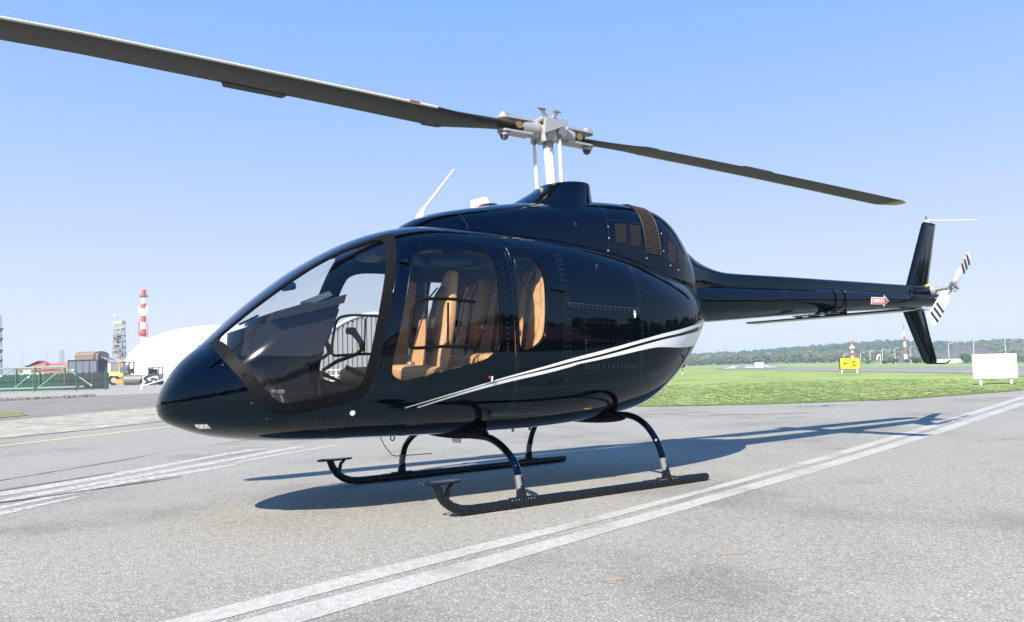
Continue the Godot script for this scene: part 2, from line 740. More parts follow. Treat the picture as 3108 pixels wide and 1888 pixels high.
# ---------------------------------------------------------------- materials
func materials() -> void:
	var blotch := noise_bytes(512, 0.010, 4, 11)
	var mid := noise_bytes(1024, 0.03, 3, 5)
	var fine := noise_bytes(1024, 0.28, 2, 3)
	var pebble := noise_bytes(1024, 0.11, 1, 9, FastNoiseLite.TYPE_CELLULAR, FastNoiseLite.RETURN_DISTANCE2_SUB)
	# asphalt: pale worn aggregate
	var asphalt := blend_tex(1024, [fine, mid, pebble], [0.3, 0.14, 0.6], [Color(0.21, 0.201, 0.174), Color(0.325, 0.313, 0.272), Color(0.405, 0.391, 0.342), Color(0.56, 0.543, 0.478)], 1.7, 2.0)
	var patchy := blend_tex(512, [blotch, noise_bytes(512, 0.035, 3, 21)], [0.7, 0.3], [Color(0.74, 0.74, 0.745), Color(0.93, 0.928, 0.925), Color(1, 1, 1), Color(1, 1, 1)], 1.5)
	var a := mat("asphalt", Color.WHITE, 0.85, 0.0, 0.35)
	world_tex(a, asphalt, 2.45)
	stains(a, patchy, 19.0)
	a.heightmap_enabled = true
	a.heightmap_texture = ImageTexture.create_from_image(Image.create_from_data(1024, 1024, false, Image.FORMAT_L8, fine))
	a.heightmap_scale = 0.35
	var p := mat("worn_paint", Color.WHITE, 0.75, 0.0, 0.4)
	var holes := PackedByteArray()
	holes.resize(1024 * 1024)
	for i in 1024 * 1024:
		holes[i] = clampi(int(pebble[i] * 0.55 + fine[i] * 0.3 + mid[i] * 0.35 - 25.0), 0, 255)
	world_tex(p, worn_tex(1024, [fine, mid, pebble], [0.4, 0.25, 0.5], [Color(0.30, 0.292, 0.262), Color(0.415, 0.405, 0.365), Color(0.485, 0.475, 0.428), Color(0.57, 0.56, 0.508)], 1.7, 6.0, holes, 0), 2.3)
	stains(p, patchy, 7.0)
	p = mat("faded_paint", Color.WHITE, 0.8, 0.0, 0.35)
	world_tex(p, worn_tex(1024, [fine, mid, pebble], [0.4, 0.35, 0.45], [Color(0.34, 0.332, 0.298), Color(0.43, 0.42, 0.378), Color(0.50, 0.49, 0.44), Color(0.57, 0.56, 0.505)], 1.5, 4.0, holes, 58), 2.7)
	p.transparency = BaseMaterial3D.TRANSPARENCY_ALPHA_SCISSOR
	p = mat("yellow_paint", Color.WHITE, 0.75)
	world_tex(p, blend_tex(512, [noise_bytes(512, 0.12, 3, 8), noise_bytes(512, 0.02, 3, 18)], [0.5, 0.5], [Color(0.28, 0.27, 0.22), Color(0.50, 0.44, 0.18), Color(0.62, 0.52, 0.16)], 1.6), 1.4)
	p = mat("old_concrete", Color.WHITE, 0.9)
	world_tex(p, blend_tex(512, [noise_bytes(512, 0.05, 4, 31), noise_bytes(512, 0.015, 3, 32)], [0.5, 0.5], [Color(0.22, 0.22, 0.125), Color(0.305, 0.295, 0.225), Color(0.375, 0.36, 0.29), Color(0.43, 0.415, 0.345)], 1.7), 5.0)
	stains(p, patchy, 13.0)
	p = mat("dark_road", Color.WHITE, 0.9)
	world_tex(p, blend_tex(512, [noise_bytes(512, 0.15, 3, 41), noise_bytes(512, 0.02, 4, 42)], [0.4, 0.6], [Color(0.16, 0.138, 0.118), Color(0.215, 0.187, 0.162), Color(0.265, 0.234, 0.204)], 1.4), 4.0)
	stains(p, patchy, 17.0)
	p = mat("rubble", Color.WHITE, 0.95)
	world_tex(p, blend_tex(512, [noise_bytes(512, 0.06, 4, 51), noise_bytes(512, 0.2, 2, 52)], [0.6, 0.4], [Color(0.06, 0.055, 0.05), Color(0.15, 0.14, 0.13), Color(0.28, 0.26, 0.24)], 1.8), 3.0)
	p = mat("gravel_yard", Color.WHITE, 0.95)
	world_tex(p, blend_tex(512, [noise_bytes(512, 0.09, 4, 61), noise_bytes(512, 0.02, 3, 62)], [0.5, 0.5], [Color(0.21, 0.195, 0.165), Color(0.30, 0.28, 0.24), Color(0.38, 0.36, 0.315)], 1.5), 6.0)
	p = mat("tarmac_far", Color.WHITE, 0.9)
	world_tex(p, blend_tex(512, [noise_bytes(512, 0.04, 4, 71)], [1.0], [Color(0.15, 0.145, 0.13), Color(0.21, 0.203, 0.185), Color(0.27, 0.262, 0.24)], 1.4), 23.0)
	var g := mat("grass_ground", Color.WHITE, 0.95, 0.0, 0.2)
	world_tex(g, blend_tex(1024, [noise_bytes(1024, 0.20, 3, 81), noise_bytes(1024, 0.012, 4, 82), noise_bytes(1024, 0.05, 3, 83)], [0.35, 0.35, 0.3], [Color(0.18, 0.245, 0.075), Color(0.245, 0.32, 0.10), Color(0.295, 0.365, 0.13), Color(0.40, 0.42, 0.20)], 1.9), 9.0)
	stains(g, blend_tex(512, [noise_bytes(512, 0.012, 4, 91)], [1.0], [Color(0.74, 0.78, 0.72), Color(0.93, 0.95, 0.92), Color(1, 1, 0.97)], 1.7), 37.0)
	var dg := mat("dry_grass", Color.WHITE, 0.95, 0.0, 0.2)
	world_tex(dg, blend_tex(512, [noise_bytes(512, 0.15, 3, 84), noise_bytes(512, 0.03, 3, 85)], [0.5, 0.5], [Color(0.12, 0.15, 0.05), Color(0.19, 0.20, 0.085), Color(0.28, 0.26, 0.13)], 1.5), 3.0)
	p = mat("slag", Color.WHITE, 0.95)
	own_tex(p, blend_tex(256, [noise_bytes(256, 0.05, 4, 101)], [1.0], [Color(0.05, 0.05, 0.055), Color(0.085, 0.083, 0.088), Color(0.13, 0.125, 0.125)], 1.6), 14.0)
	var st := mat("rust_stain", Color.WHITE, 0.9)
	world_tex(st, blend_tex(256, [noise_bytes(256, 0.2, 3, 141)], [1.0], [Color(0.25, 0.17, 0.115), Color(0.31, 0.25, 0.195), Color(0.34, 0.30, 0.25)], 1.5), 0.5)
	st = mat("oil_stain", Color.WHITE, 0.8)
	world_tex(st, worn_tex(512, [fine.slice(0, 512 * 512), noise_bytes(512, 0.05, 3, 151)], [0.5, 0.5], [Color(0.20, 0.193, 0.17), Color(0.27, 0.26, 0.228), Color(0.33, 0.318, 0.28)], 1.4, 0.0, noise_bytes(512, 0.03, 3, 152), 118), 1.6)
	st.transparency = BaseMaterial3D.TRANSPARENCY_ALPHA_SCISSOR
	mat("crack_fill", lin(0.09, 0.09, 0.09), 0.9)
	mat("joint_fill", lin(0.12, 0.118, 0.112), 0.9)
	mat("leaf_litter", lin(0.20, 0.10, 0.055), 0.9)
	var gb := mat("grass_blades", Color.WHITE, 0.8, 0.0, 0.25)
	gb.vertex_color_use_as_albedo = true
	gb.backlight_enabled = true
	gb.backlight = Color(0.97, 0.97, 0.90)
	var lf := mat("leaves", Color.WHITE, 0.8, 0.0, 0.25)
	lf.vertex_color_use_as_albedo = true
	mat("bark", lin(0.09, 0.07, 0.05), 0.9)
	# helicopter
	var bp := mat("black_paint", lin(0.0165, 0.0295, 0.0435), 0.03, 1.0, 0.5)
	mat("satin_black", lin(0.006, 0.0062, 0.0075), 0.55, 0.0, 0.2)
	mat("rubber_black", lin(0.008, 0.008, 0.009), 0.6)
	mat("seam_grey", lin(0.018, 0.02, 0.026), 0.3)
	mat("rivet_metal", lin(0.06, 0.065, 0.075), 0.15, 0.0, 0.6)
	mat("door_rubber", lin(0.006, 0.007, 0.010), 0.18, 0.0, 0.5)
	mat("cabin_dark", lin(0.015, 0.016, 0.020), 0.6)
	mat("carpet", lin(0.03, 0.028, 0.027), 0.95)
	var gl := mat("window_glass", Color(0.015, 0.022, 0.03, 0.11), 0.012, 0.0, 0.5)
	gl.transparency = BaseMaterial3D.TRANSPARENCY_ALPHA
	var ws := mat("windshield_glass", Color(0.02, 0.03, 0.035, 0.08), 0.055, 0.0, 0.5)
	ws.transparency = BaseMaterial3D.TRANSPARENCY_ALPHA
	mat("white_stripe", lin(0.80, 0.80, 0.79), 0.2)
	var le := mat("tan_leather", Color.WHITE, 0.5, 0.0, 0.4)
	own_tex(le, blend_tex(256, [noise_bytes(256, 0.12, 3, 111), noise_bytes(256, 0.02, 2, 112)], [0.5, 0.5], [Color(0.38, 0.215, 0.095), Color(0.46, 0.265, 0.12), Color(0.52, 0.305, 0.145)], 1.2), 0.5)
	mat("belt_webbing", lin(0.02, 0.022, 0.03), 0.8)
	mat("cream_plastic", lin(0.62, 0.58, 0.50), 0.5)
	var ru := mat("rotor_underside", Color.WHITE, 0.55)
	own_tex(ru, blend_tex(256, [noise_bytes(256, 0.03, 4, 121), noise_bytes(256, 0.2, 2, 122)], [0.7, 0.3], [Color(0.014, 0.013, 0.012), Color(0.022, 0.020, 0.018), Color(0.034, 0.030, 0.026)], 1.4), 1.1)
	mat("erosion_strip", lin(0.55, 0.54, 0.52), 0.4)
	mat("blade_tip", lin(0.34, 0.26, 0.10), 0.5)
	mat("hub_grey", lin(0.37, 0.37, 0.355), 0.38, 0.25)
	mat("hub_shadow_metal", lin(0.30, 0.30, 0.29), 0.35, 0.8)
	mat("mast_white", lin(0.70, 0.70, 0.68), 0.3)
	mat("bronze", lin(0.28, 0.20, 0.10), 0.4, 0.5)
	mat("purple_cap", lin(0.05, 0.02, 0.045), 0.4)
	mat("aerial_white", lin(0.80, 0.80, 0.79), 0.35)
	mat("bare_metal", lin(0.24, 0.24, 0.245), 0.35, 0.5)
	mat("screw_head", lin(0.60, 0.60, 0.60), 0.3, 0.7)
	var sk := mat("skid_paint", Color.WHITE, 0.2, 0.0, 0.4)
	own_tex(sk, blend_tex(256, [noise_bytes(256, 0.06, 4, 131), noise_bytes(256, 0.3, 2, 132)], [0.6, 0.4], [Color(0.003, 0.005, 0.010), Color(0.004, 0.006, 0.011), Color(0.005, 0.007, 0.012), Color(0.006, 0.007, 0.010), Color(0.11, 0.10, 0.09)], 1.45), 0.35)
	mat("mesh_dark", lin(0.006, 0.005, 0.005), 0.8)
	mat("grille_bronze", lin(0.16, 0.115, 0.07), 0.45, 0.5)
	mat("exhaust_brown", lin(0.013, 0.009, 0.008), 0.5)
	mat("red_sign", lin(0.60, 0.10, 0.10), 0.45)
	mat("red_knob", lin(0.6, 0.03, 0.03), 0.4)
	mat("yellow_mark", lin(0.62, 0.45, 0.05), 0.5)
	var cg := mat("clear_glass", Color(0.8, 0.9, 0.95, 0.15), 0.02)
	cg.transparency = BaseMaterial3D.TRANSPARENCY_ALPHA
	var lamp := mat("lamp_reflector", lin(0.82, 0.84, 0.86), 0.12, 0.9)
	lamp.metallic_specular = 0.6
	mat("tail_white", lin(0.78, 0.78, 0.76), 0.35)
	mat("tail_stripe", lin(0.012, 0.016, 0.035), 0.35)
	# airfield things
	mat("gate_green", lin(0.035, 0.115, 0.085), 0.5)
	mat("gate_pale", lin(0.20, 0.30, 0.25), 0.5)
	mat("screen_green", lin(0.018, 0.075, 0.055), 0.8)
	mat("board_dark", lin(0.030, 0.040, 0.036), 0.85)
	mat("shed_blue_grey", lin(0.115, 0.13, 0.165), 0.6)
	mat("shed_frame", lin(0.035, 0.04, 0.06), 0.6)
	mat("roof_red", lin(0.36, 0.10, 0.085), 0.85)
	mat("roof_red_brick", lin(0.33, 0.17, 0.14), 0.85)
	mat("wall_pale", lin(0.42, 0.38, 0.33), 0.85)
	mat("barrel_brown", lin(0.20, 0.135, 0.10), 0.7)
	mat("slate_dark", lin(0.05, 0.055, 0.07), 0.6)
	mat("grey_roof", lin(0.33, 0.34, 0.34), 0.7)
	mat("tower_steel", lin(0.30, 0.30, 0.28), 0.7)
	mat("tower_dark", lin(0.085, 0.08, 0.075), 0.8)
	mat("tower_yellow", lin(0.50, 0.45, 0.26), 0.7)
	mat("mast_red", lin(0.52, 0.075, 0.045), 0.6)
	mat("faded_red", lin(0.42, 0.11, 0.085), 0.7)
	mat("painted_white", lin(0.78, 0.78, 0.77), 0.5)
	mat("dome_white", lin(0.80, 0.80, 0.79), 0.55)
	mat("machine_yellow", lin(0.62, 0.40, 0.10), 0.5)
	mat("machine_cream", lin(0.62, 0.46, 0.20), 0.5)
	mat("machine_orange", lin(0.62, 0.27, 0.04), 0.5)
	mat("machine_black", lin(0.03, 0.03, 0.032), 0.6)
	mat("drum_steel", lin(0.17, 0.155, 0.14), 0.6, 0.3)
	mat("tyre", lin(0.025, 0.025, 0.025), 0.9)
	mat("wheel_rim", lin(0.45, 0.44, 0.42), 0.6)
	mat("cab_glass", lin(0.10, 0.13, 0.17), 0.1)
	mat("corrugated_grey", lin(0.27, 0.285, 0.30), 0.5, 0.3)
	mat("sign_yellow", lin(0.80, 0.62, 0.02), 0.55)
	mat("sign_black", lin(0.02, 0.02, 0.02), 0.6)
	mat("sign_rim", lin(0.06, 0.055, 0.03), 0.6)
	mat("lamp_grey", lin(0.60, 0.61, 0.62), 0.5)
	mat("brick_red", lin(0.20, 0.05, 0.04), 0.9)
	mat("notice_white", lin(0.75, 0.74, 0.72), 0.6)
	mat("notice_red", lin(0.60, 0.06, 0.05), 0.6)


# ---------------------------------------------------------------- ground, roads, markings
func the_ground() -> void:
	ground_piece("grass_field", drape([], -0.02), M.grass_ground)
	ground_piece("gravel_yard", drape([-60, -38, 0, -38.2, 9, -40, 60, -60, 90, -130, 90, -260, -90, -260, -90, -40], -0.012), M.gravel_yard)
	ground_piece("apron", drape([-70, 45, 80, 45, 70, 0.5, 18.96, -4.19, 13.44, -4.64, 12.7, -5.16, 10.76, -6.3, 9.22, -7.66, 6.5, -11.2, 3.2, -16.9, -1.32, -13.11, -2.81, -11.84, -4.26, -10.82, -16, -2.4, -70, 30], 0.0), M.asphalt)
	ground_piece("concrete_strip", drape([-40, 14.6, -16, -2.4, -4.26, -10.82, -2.81, -11.84, -1.32, -13.11, 3.2, -16.9, 3.0, -24.0, -0.23, -21.01, -2.6, -18.84, -4.29, -16.96, -16, -4.6, -40, 18], 0.004), M.old_concrete)
	ground_piece("dark_road", drape([-40, 18, -16, -4.6, -4.29, -16.96, -2.6, -18.84, -0.23, -21.01, 3.0, -24.0, 12, -33, 14, -37, 2.08, -37.6, -2.26, -36.8, -4.36, -34.9, -20, -28, -40, -16], 0.0), M.dark_road)
	ground_piece("grass_patch", drape([-4.9, -18.3, -4.29, -18.75, -3.8, -19.3, -3.62, -19.75, -3.8, -20.6, -3.72, -21.59, -4.31, -23.47, -6, -24, -8, -21, -7, -18], 0.012), M.dry_grass)
	ground_piece("rubble_strip", drape([-20, -28, -4.36, -34.9, -2.26, -36.8, -0.6, -36.9, -0.8, -37.8, -3, -38.6, -4.6, -38.6, -20, -34], 0.008), M.rubble)
	# painted lines on the apron: the double line that runs past the near skid, the worn double line behind the nose
	var lines := [
		[[-8.2, 3.18, -3.62, 2.16, -2.39, 1.89, -1.09, 1.65, 0.47, 1.30, 3.16, 0.59, 16.16, -3.02, 40, -9.4], [-8.2, 3.31, -3.42, 2.285, -1.22, 1.80, 2.75, 0.85, 14.38, -2.33, 40, -9.1], M.worn_paint],
		[[-8.2, 3.40, -3.40, 2.36, -1.33, 1.93, 2.55, 0.985, 13.75, -2.02, 40, -8.8], [-8.2, 3.58, -3.15, 2.53, -1.45, 2.11, 2.2, 1.24, 12.47, -1.47, 40, -8.4], M.worn_paint],
		[[-9.5, 2.0, -4.23, -2.96, -3.61, -3.41, -1.82, -5.04, -0.65, -5.98, 4.0, -9.9], [-9.5, 2.3, -4.23, -2.66, -3.64, -3.06, -1.86, -4.78, -0.72, -5.66, 4.0, -9.6], M.faded_paint],
		[[-9.5, 2.5, -4.23, -2.40, -3.65, -2.89, -2.1, -4.17, -0.76, -5.30, 2.0, -7.6], [-9.5, 2.75, -4.23, -2.16, -3.66, -2.65, -2.17, -3.83, -0.87, -4.96, 2.0, -7.3], M.faded_paint],
		[[-4.23, -1.93, -3.27, -2.95, -2.4, -3.40, -1.85, -3.72], [-4.22, -1.80, -3.2, -2.74, -2.4, -3.16, -1.85, -3.66], M.faded_paint],
		[[-4.6, -1.36, -4.22, -1.63, -3.79, -2.00, -3.6, -2.16], [-4.6, -1.12, -4.22, -1.41, -3.79, -1.90, -3.6, -2.12], M.faded_paint],
		[[-1.9, -3.9, -1.2, -4.45, -0.2, -5.1], [-1.9, -3.78, -1.2, -4.28, -0.2, -4.98], M.faded_paint],
		[[-9, -5.6, -4.25, -9.27, -2.94, -10.25, -1.38, -11.55, 2, -14.6], [-9, -5.4, -4.25, -9.05, -2.95, -10.03, -1.36, -11.35, 2, -14.4], M.yellow_paint],
		[[11.0, -6.05, 11.27, -5.55, 13.74, -4.42, 16.34, -3.16, 24, 0.4], [11.2, -5.8, 11.45, -5.30, 13.86, -4.22, 16.34, -2.98, 24, 0.7], M.worn_paint],
	]
	for l in lines:
		ground_piece("painted_line", ribbon(l[0], l[1], 0.0025, 0.005 if l[2] == M.worn_paint else 0.012), l[2])
	# cracks and joints
	ground_piece("pavement_crack", crack_line([-9, -0.4, -4.23, -4.03, -3.36, -4.88, -2.16, -6.16, -1.08, -6.92, 1.5, -9], 0.032, 0.004, 1), M.joint_fill)
	ground_piece("pavement_joint", crack_line([-12, -5.2, -4.26, -10.85, -2.81, -11.87, -1.32, -13.14, 3, -16.9], 0.09, 0.007, 2), M.joint_fill)
	ground_piece("pavement_crack", crack_line([-4.4, -2.14, -3.9, -2.30, -3.2, -2.62, -2.7, -2.85], 0.05, 0.007, 3), M.joint_fill)
	ground_piece("pavement_crack", crack_line([7.3, -4.9, 8.0, -4.1, 8.7, -3.6], 0.07, 0.004, 4), M.crack_fill)
	ground_piece("pavement_crack", crack_line([6.3, -6.6, 7.0, -5.8, 8.1, -5.6], 0.05, 0.004, 5), M.crack_fill)
	ground_piece("pavement_crack", crack_line([10.2, -5.0, 10.7, -4.6, 11.0, -4.8, 11.4, -4.3], 0.09, 0.004, 6), M.crack_fill)
	ground_piece("pavement_crack", crack_line([-7.0, -1.6, -4.23, -3.10, -3.2, -3.85], 0.05, 0.004, 8), M.joint_fill)
	# rust-brown stains soaked into the asphalt
	for p in [[-1.04, 2.86, 0.06], [-1.87, 2.84, 0.05], [-1.89, 2.88, 0.03], [-2.1, 2.95, 0.022], [-1.31, 2.94, 0.03], [-2.52, 1.46, 0.03], [-0.43, 3.44, 0.05], [-2.07, 2.76, 0.02], [-3.57, 2.09, 0.022], [-1.25, 1.15, 0.03], [-2.9, 0.1, 0.03], [0.9, 2.6, 0.05], [3.4, 2.0, 0.07]]:
		var blot := []
		for k in 12:
			var g := TAU * k / 12.0
			var rr: float = p[2] * rng.randf_range(0.45, 1.15)
			blot.append(p[0] + cos(g) * rr * 1.5); blot.append(p[1] + sin(g) * rr * 0.8)
		ground_piece("rust_stain", drape(blot, 0.0018), M.rust_stain)
	# dark drips and tyre scuffs
	for p in [[1.6, 1.9, 0.16], [-2.6, -1.2, 0.13], [4.2, -0.6, 0.22], [6.0, 1.2, 0.25], [0.2, -3.6, 0.2], [7.6, -3.2, 0.24]]:
		var blot := []
		for k in 14:
			var g := TAU * k / 14.0
			var rr: float = p[2] * rng.randf_range(0.55, 1.1)
			blot.append(p[0] + cos(g) * rr * 1.7); blot.append(p[1] + sin(g) * rr)
		ground_piece("oil_stain", drape(blot, 0.0014), M.oil_stain)
	# taxiway, runway and their markings beyond the grass
	ground_piece("taxiway", drape([25, -3.0, 32.6, -9.9, 38.4, -14.8, 49.7, -28.3, 57.3, -38.3, 74, -58.5, 120, -108, 128, -104, 96, -66, 84, -45.4, 84, -36.6, 78, -24, 60, -4], 0.0), M.tarmac_far)
	ground_piece("taxiway_edge_line", ribbon([30, -5.5, 43.0, -17.0, 56.0, -32.3, 72, -54], [30.5, -5.2, 43.6, -16.8, 56.7, -32.1, 73, -53.6], 0.006), M.worn_paint)
	ground_piece("taxiway_edge_line", ribbon([66, -10, 80, -33, 80.5, -45, 78, -54], [67, -10, 81.3, -33, 82.0, -45, 79.6, -54], 0.006), M.worn_paint)
	ground_piece("grass_verge_path", ribbon([22, -24, 40, -42, 50, -52], [22.4, -23.6, 40.4, -41.6, 50.3, -51.7], 0.004), M.worn_paint)
	ground_piece("runway", drape([78.5, -66, 86, -62.5, 104, -76, 185, -143, 176, -149, 96, -84], 0.03), M.tarmac_far)
	for k in 5:
		var f := 0.12 + 0.15 * k
		var c := Vector2(88, -70).lerp(Vector2(172, -139), f)
		var d := Vector2(84, -69).normalized()
		var s := d.orthogonal()
		for g in [-3.4, 0.0, 3.2]:
			if k == 2 and g == 0.0:
				continue
			var o: Vector2 = c + s * g
			var q1 := o - d * 4.5 - s * 0.75
			var q2 := o + d * 4.5 - s * 0.75
			var q3 := o + d * 4.5 + s * 0.75
			var q4 := o - d * 4.5 + s * 0.75
			ground_piece("runway_marking", drape([q1.x, q1.y, q2.x, q2.y, q3.x, q3.y, q4.x, q4.y], 0.04), M.painted_white)
	grass_tufts()


func grass_tufts() -> void:
	var tuft := MB.new()
	tuft.colored = true
	var r := RandomNumberGenerator.new()
	r.seed = 3
	for k in 9:
		var a := r.randf_range(0, TAU)
		var o := Vector3(r.randf_range(-0.06, 0.06), 0, r.randf_range(-0.06, 0.06))
		var hgt := r.randf_range(0.4, 1.0)
		var lean := Vector3(cos(a), 0, sin(a)) * r.randf_range(0.03, 0.10)
		var w := Vector3(-sin(a), 0, cos(a)) * 0.012
		var m := o + lean * 0.4 + Vector3.UP * hgt * 0.6
		var t := o + lean + Vector3.UP * hgt
		var nn := (Vector3(cos(a), 9.0, sin(a))).normalized()
		tuft.q(o - w, o + w, m + w * 0.7, m - w * 0.7, nn)
		tuft.t(m - w * 0.7, m + w * 0.7, t, nn, nn, nn)
	var mesh := tuft.mesh(M.grass_blades)
	var spots := PackedFloat32Array()
	var add := func(x: float, z: float, s: float, hgt: float, c: Color) -> void:
		var a := r.randf_range(0, TAU)
		var ca := cos(a) * s
		var sa := sin(a) * s
		spots.append_array(PackedFloat32Array([ca, 0, sa, x, 0, hgt, 0, height(x, z) - 0.02, -sa, 0, ca, z, c.r, c.g, c.b, 1.0]))
	var edge := PackedVector2Array([Vector2(3.4, -16.9), Vector2(6.6, -11.3), Vector2(9.22, -7.74), Vector2(10.76, -6.36), Vector2(12.7, -5.22), Vector2(13.44, -4.70), Vector2(18.96, -4.25), Vector2(30, -2.6)])
	var dense := FastNoiseLite.new()
	dense.seed = 5
	dense.frequency = 0.16
	var made := 0
	while made < 20000:
		# ever thinner with the distance from the camera
		var az := r.randf_range(deg_to_rad(38), deg_to_rad(71))
		var d := 11.0 + 55.0 * pow(r.randf(), 1.7)
		var x := EYE.x + d * sin(az)
		var z := EYE.z - d * cos(az)
		made += 1
		var ok := false
		for i in edge.size() - 1:
			if x >= edge[i].x and x < edge[i + 1].x:
				ok = z < lerpf(edge[i].y, edge[i + 1].y, (x - edge[i].x) / (edge[i + 1].x - edge[i].x))
		if not ok or d > 24.0 + 40.0 * r.randf() or x - z > 46.0:
			continue
		var k := dense.get_noise_2d(x, z) * 0.5 + 0.5
		var dry := clampf(k * 1.5 - 0.45 + r.randf_range(-0.25, 0.25), 0.0, 1.0)
		var c := (Color(0.54, 0.68, 0.27).lerp(Color(0.76, 0.78, 0.48), dry) * r.randf_range(0.85, 1.15))
		add.call(x, z, r.randf_range(0.7, 1.2) * (1.0 + d / 60.0), r.randf_range(0.010, 0.024), c)
	# ragged fringe at the kerbless edge of the grass
	for i in edge.size() - 2:
		var n := int(edge[i].distance_to(edge[i + 1]) * 170)
		for j in n:
			var p := edge[i].lerp(edge[i + 1], r.randf()) + Vector2(r.randf_range(-0.05, 0.05), r.randf_range(-0.14, 0.045))
			add.call(p.x, p.y, r.randf_range(0.6, 1.1), r.randf_range(0.04, 0.085), Color(0.26, 0.40, 0.11).lerp(Color(0.50, 0.48, 0.26), r.randf() * 0.7))
	var mm := MultiMesh.new()
	mm.transform_format = MultiMesh.TRANSFORM_3D
	mm.use_colors = true
	mm.mesh = mesh
	mm.instance_count = spots.size() / 16
	mm.buffer = spots
	var o := MultiMeshInstance3D.new()
	o.name = "grass"
	o.multimesh = mm
	add_child(o)
	tag(o, "bright green mown grass covering the field behind the tail", "grass", "", "stuff")
	# weeds on the concrete strip and the verge before the gate
	spots = PackedFloat32Array()
	for i in 900:
		var f := pow(r.randf(), 1.0)
		var p := Vector2(-4.6, -13.5).lerp(Vector2(1.5, -18.5), f) + Vector2(r.randf_range(-0.7, 0.7), r.randf_range(-1.6, 1.0))
		if dense.get_noise_2d(p.x * 6.0, p.y * 6.0) > 0.08:
			add.call(p.x, p.y, r.randf_range(1.0, 2.2), r.randf_range(0.03, 0.07), Color(0.12, 0.15, 0.05).lerp(Color(0.30, 0.28, 0.14), r.randf()))
	for i in 2600:
		var f := r.randf()
		var p := Vector2(-5.5, -40.5).lerp(Vector2(6.5, -41.0), f) + Vector2(0, r.randf_range(-2.0, 3.6))
		if dense.get_noise_2d(p.x * 2.0, p.y * 2.0) > -0.05:
			add.call(p.x, p.y, r.randf_range(1.4, 3.4), r.randf_range(0.06, 0.22), Color(0.09, 0.16, 0.035).lerp(Color(0.26, 0.24, 0.11), r.randf()))
	for i in 500:
		var p := Vector2(-5.2, -20.5) + Vector2(r.randf_range(-1.2, 1.5), r.randf_range(-2.6, 1.8))
		add.call(p.x, p.y, r.randf_range(1.2, 2.0), r.randf_range(0.05, 0.13), Color(0.11, 0.15, 0.04).lerp(Color(0.28, 0.25, 0.10), r.randf()))
	mm = MultiMesh.new()
	mm.transform_format = MultiMesh.TRANSFORM_3D
	mm.use_colors = true
	mm.mesh = mesh
	mm.instance_count = spots.size() / 16
	mm.buffer = spots
	o = MultiMeshInstance3D.new()
	o.name = "weeds"
	o.multimesh = mm
	add_child(o)
	tag(o, "straggling weeds and dry grass along the concrete strip and verge", "weeds", "", "stuff")
	# clods and stones of the broken verge
	var st := MB.new()
	for i in 260:
		var f := r.randf()
		var p := Vector2(-6.5, -36.0).lerp(Vector2(-0.6, -37.6), f) + Vector2(r.randf_range(-0.3, 0.3), r.randf_range(-0.9, 0.9))
		var s := r.randf_range(0.03, 0.13)
		st.ball(on_ground(p.x, p.y) + Vector3.UP * s * 0.2, Vector3(s * r.randf_range(0.8, 1.6), s * 0.6, s), 3, Basis(Vector3.UP, r.randf() * TAU))
	tag(put("rubble_clods", st, M.rubble), "grey clods and broken asphalt lying along the verge before the gate", "rubble", "", "stuff")


# ---------------------------------------------------------------- left background: works yard behind the gate
func lattice(mb: MB, base_w: float, top_w: float, y0: float, y1: float, steps: int, r: float) -> void:
	var prev := []
	for i in steps + 1:
		var f := float(i) / steps
		var w := lerpf(base_w, top_w, f) * 0.5
		var y := lerpf(y0, y1, f)
		var now := [Vector3(-w, y, -w), Vector3(w, y, -w), Vector3(w, y, w), Vector3(-w, y, w)]
		for k in 4:
			mb.cyl(now[k], now[(k + 1) % 4], r * 0.6, 4)
			if i:
				mb.cyl(prev[k], now[k], r, 4)
				mb.cyl(prev[k], now[(k + 1) % 4], r * 0.5, 4)
				mb.cyl(prev[(k + 1) % 4], now[k], r * 0.5, 4)
		prev = now


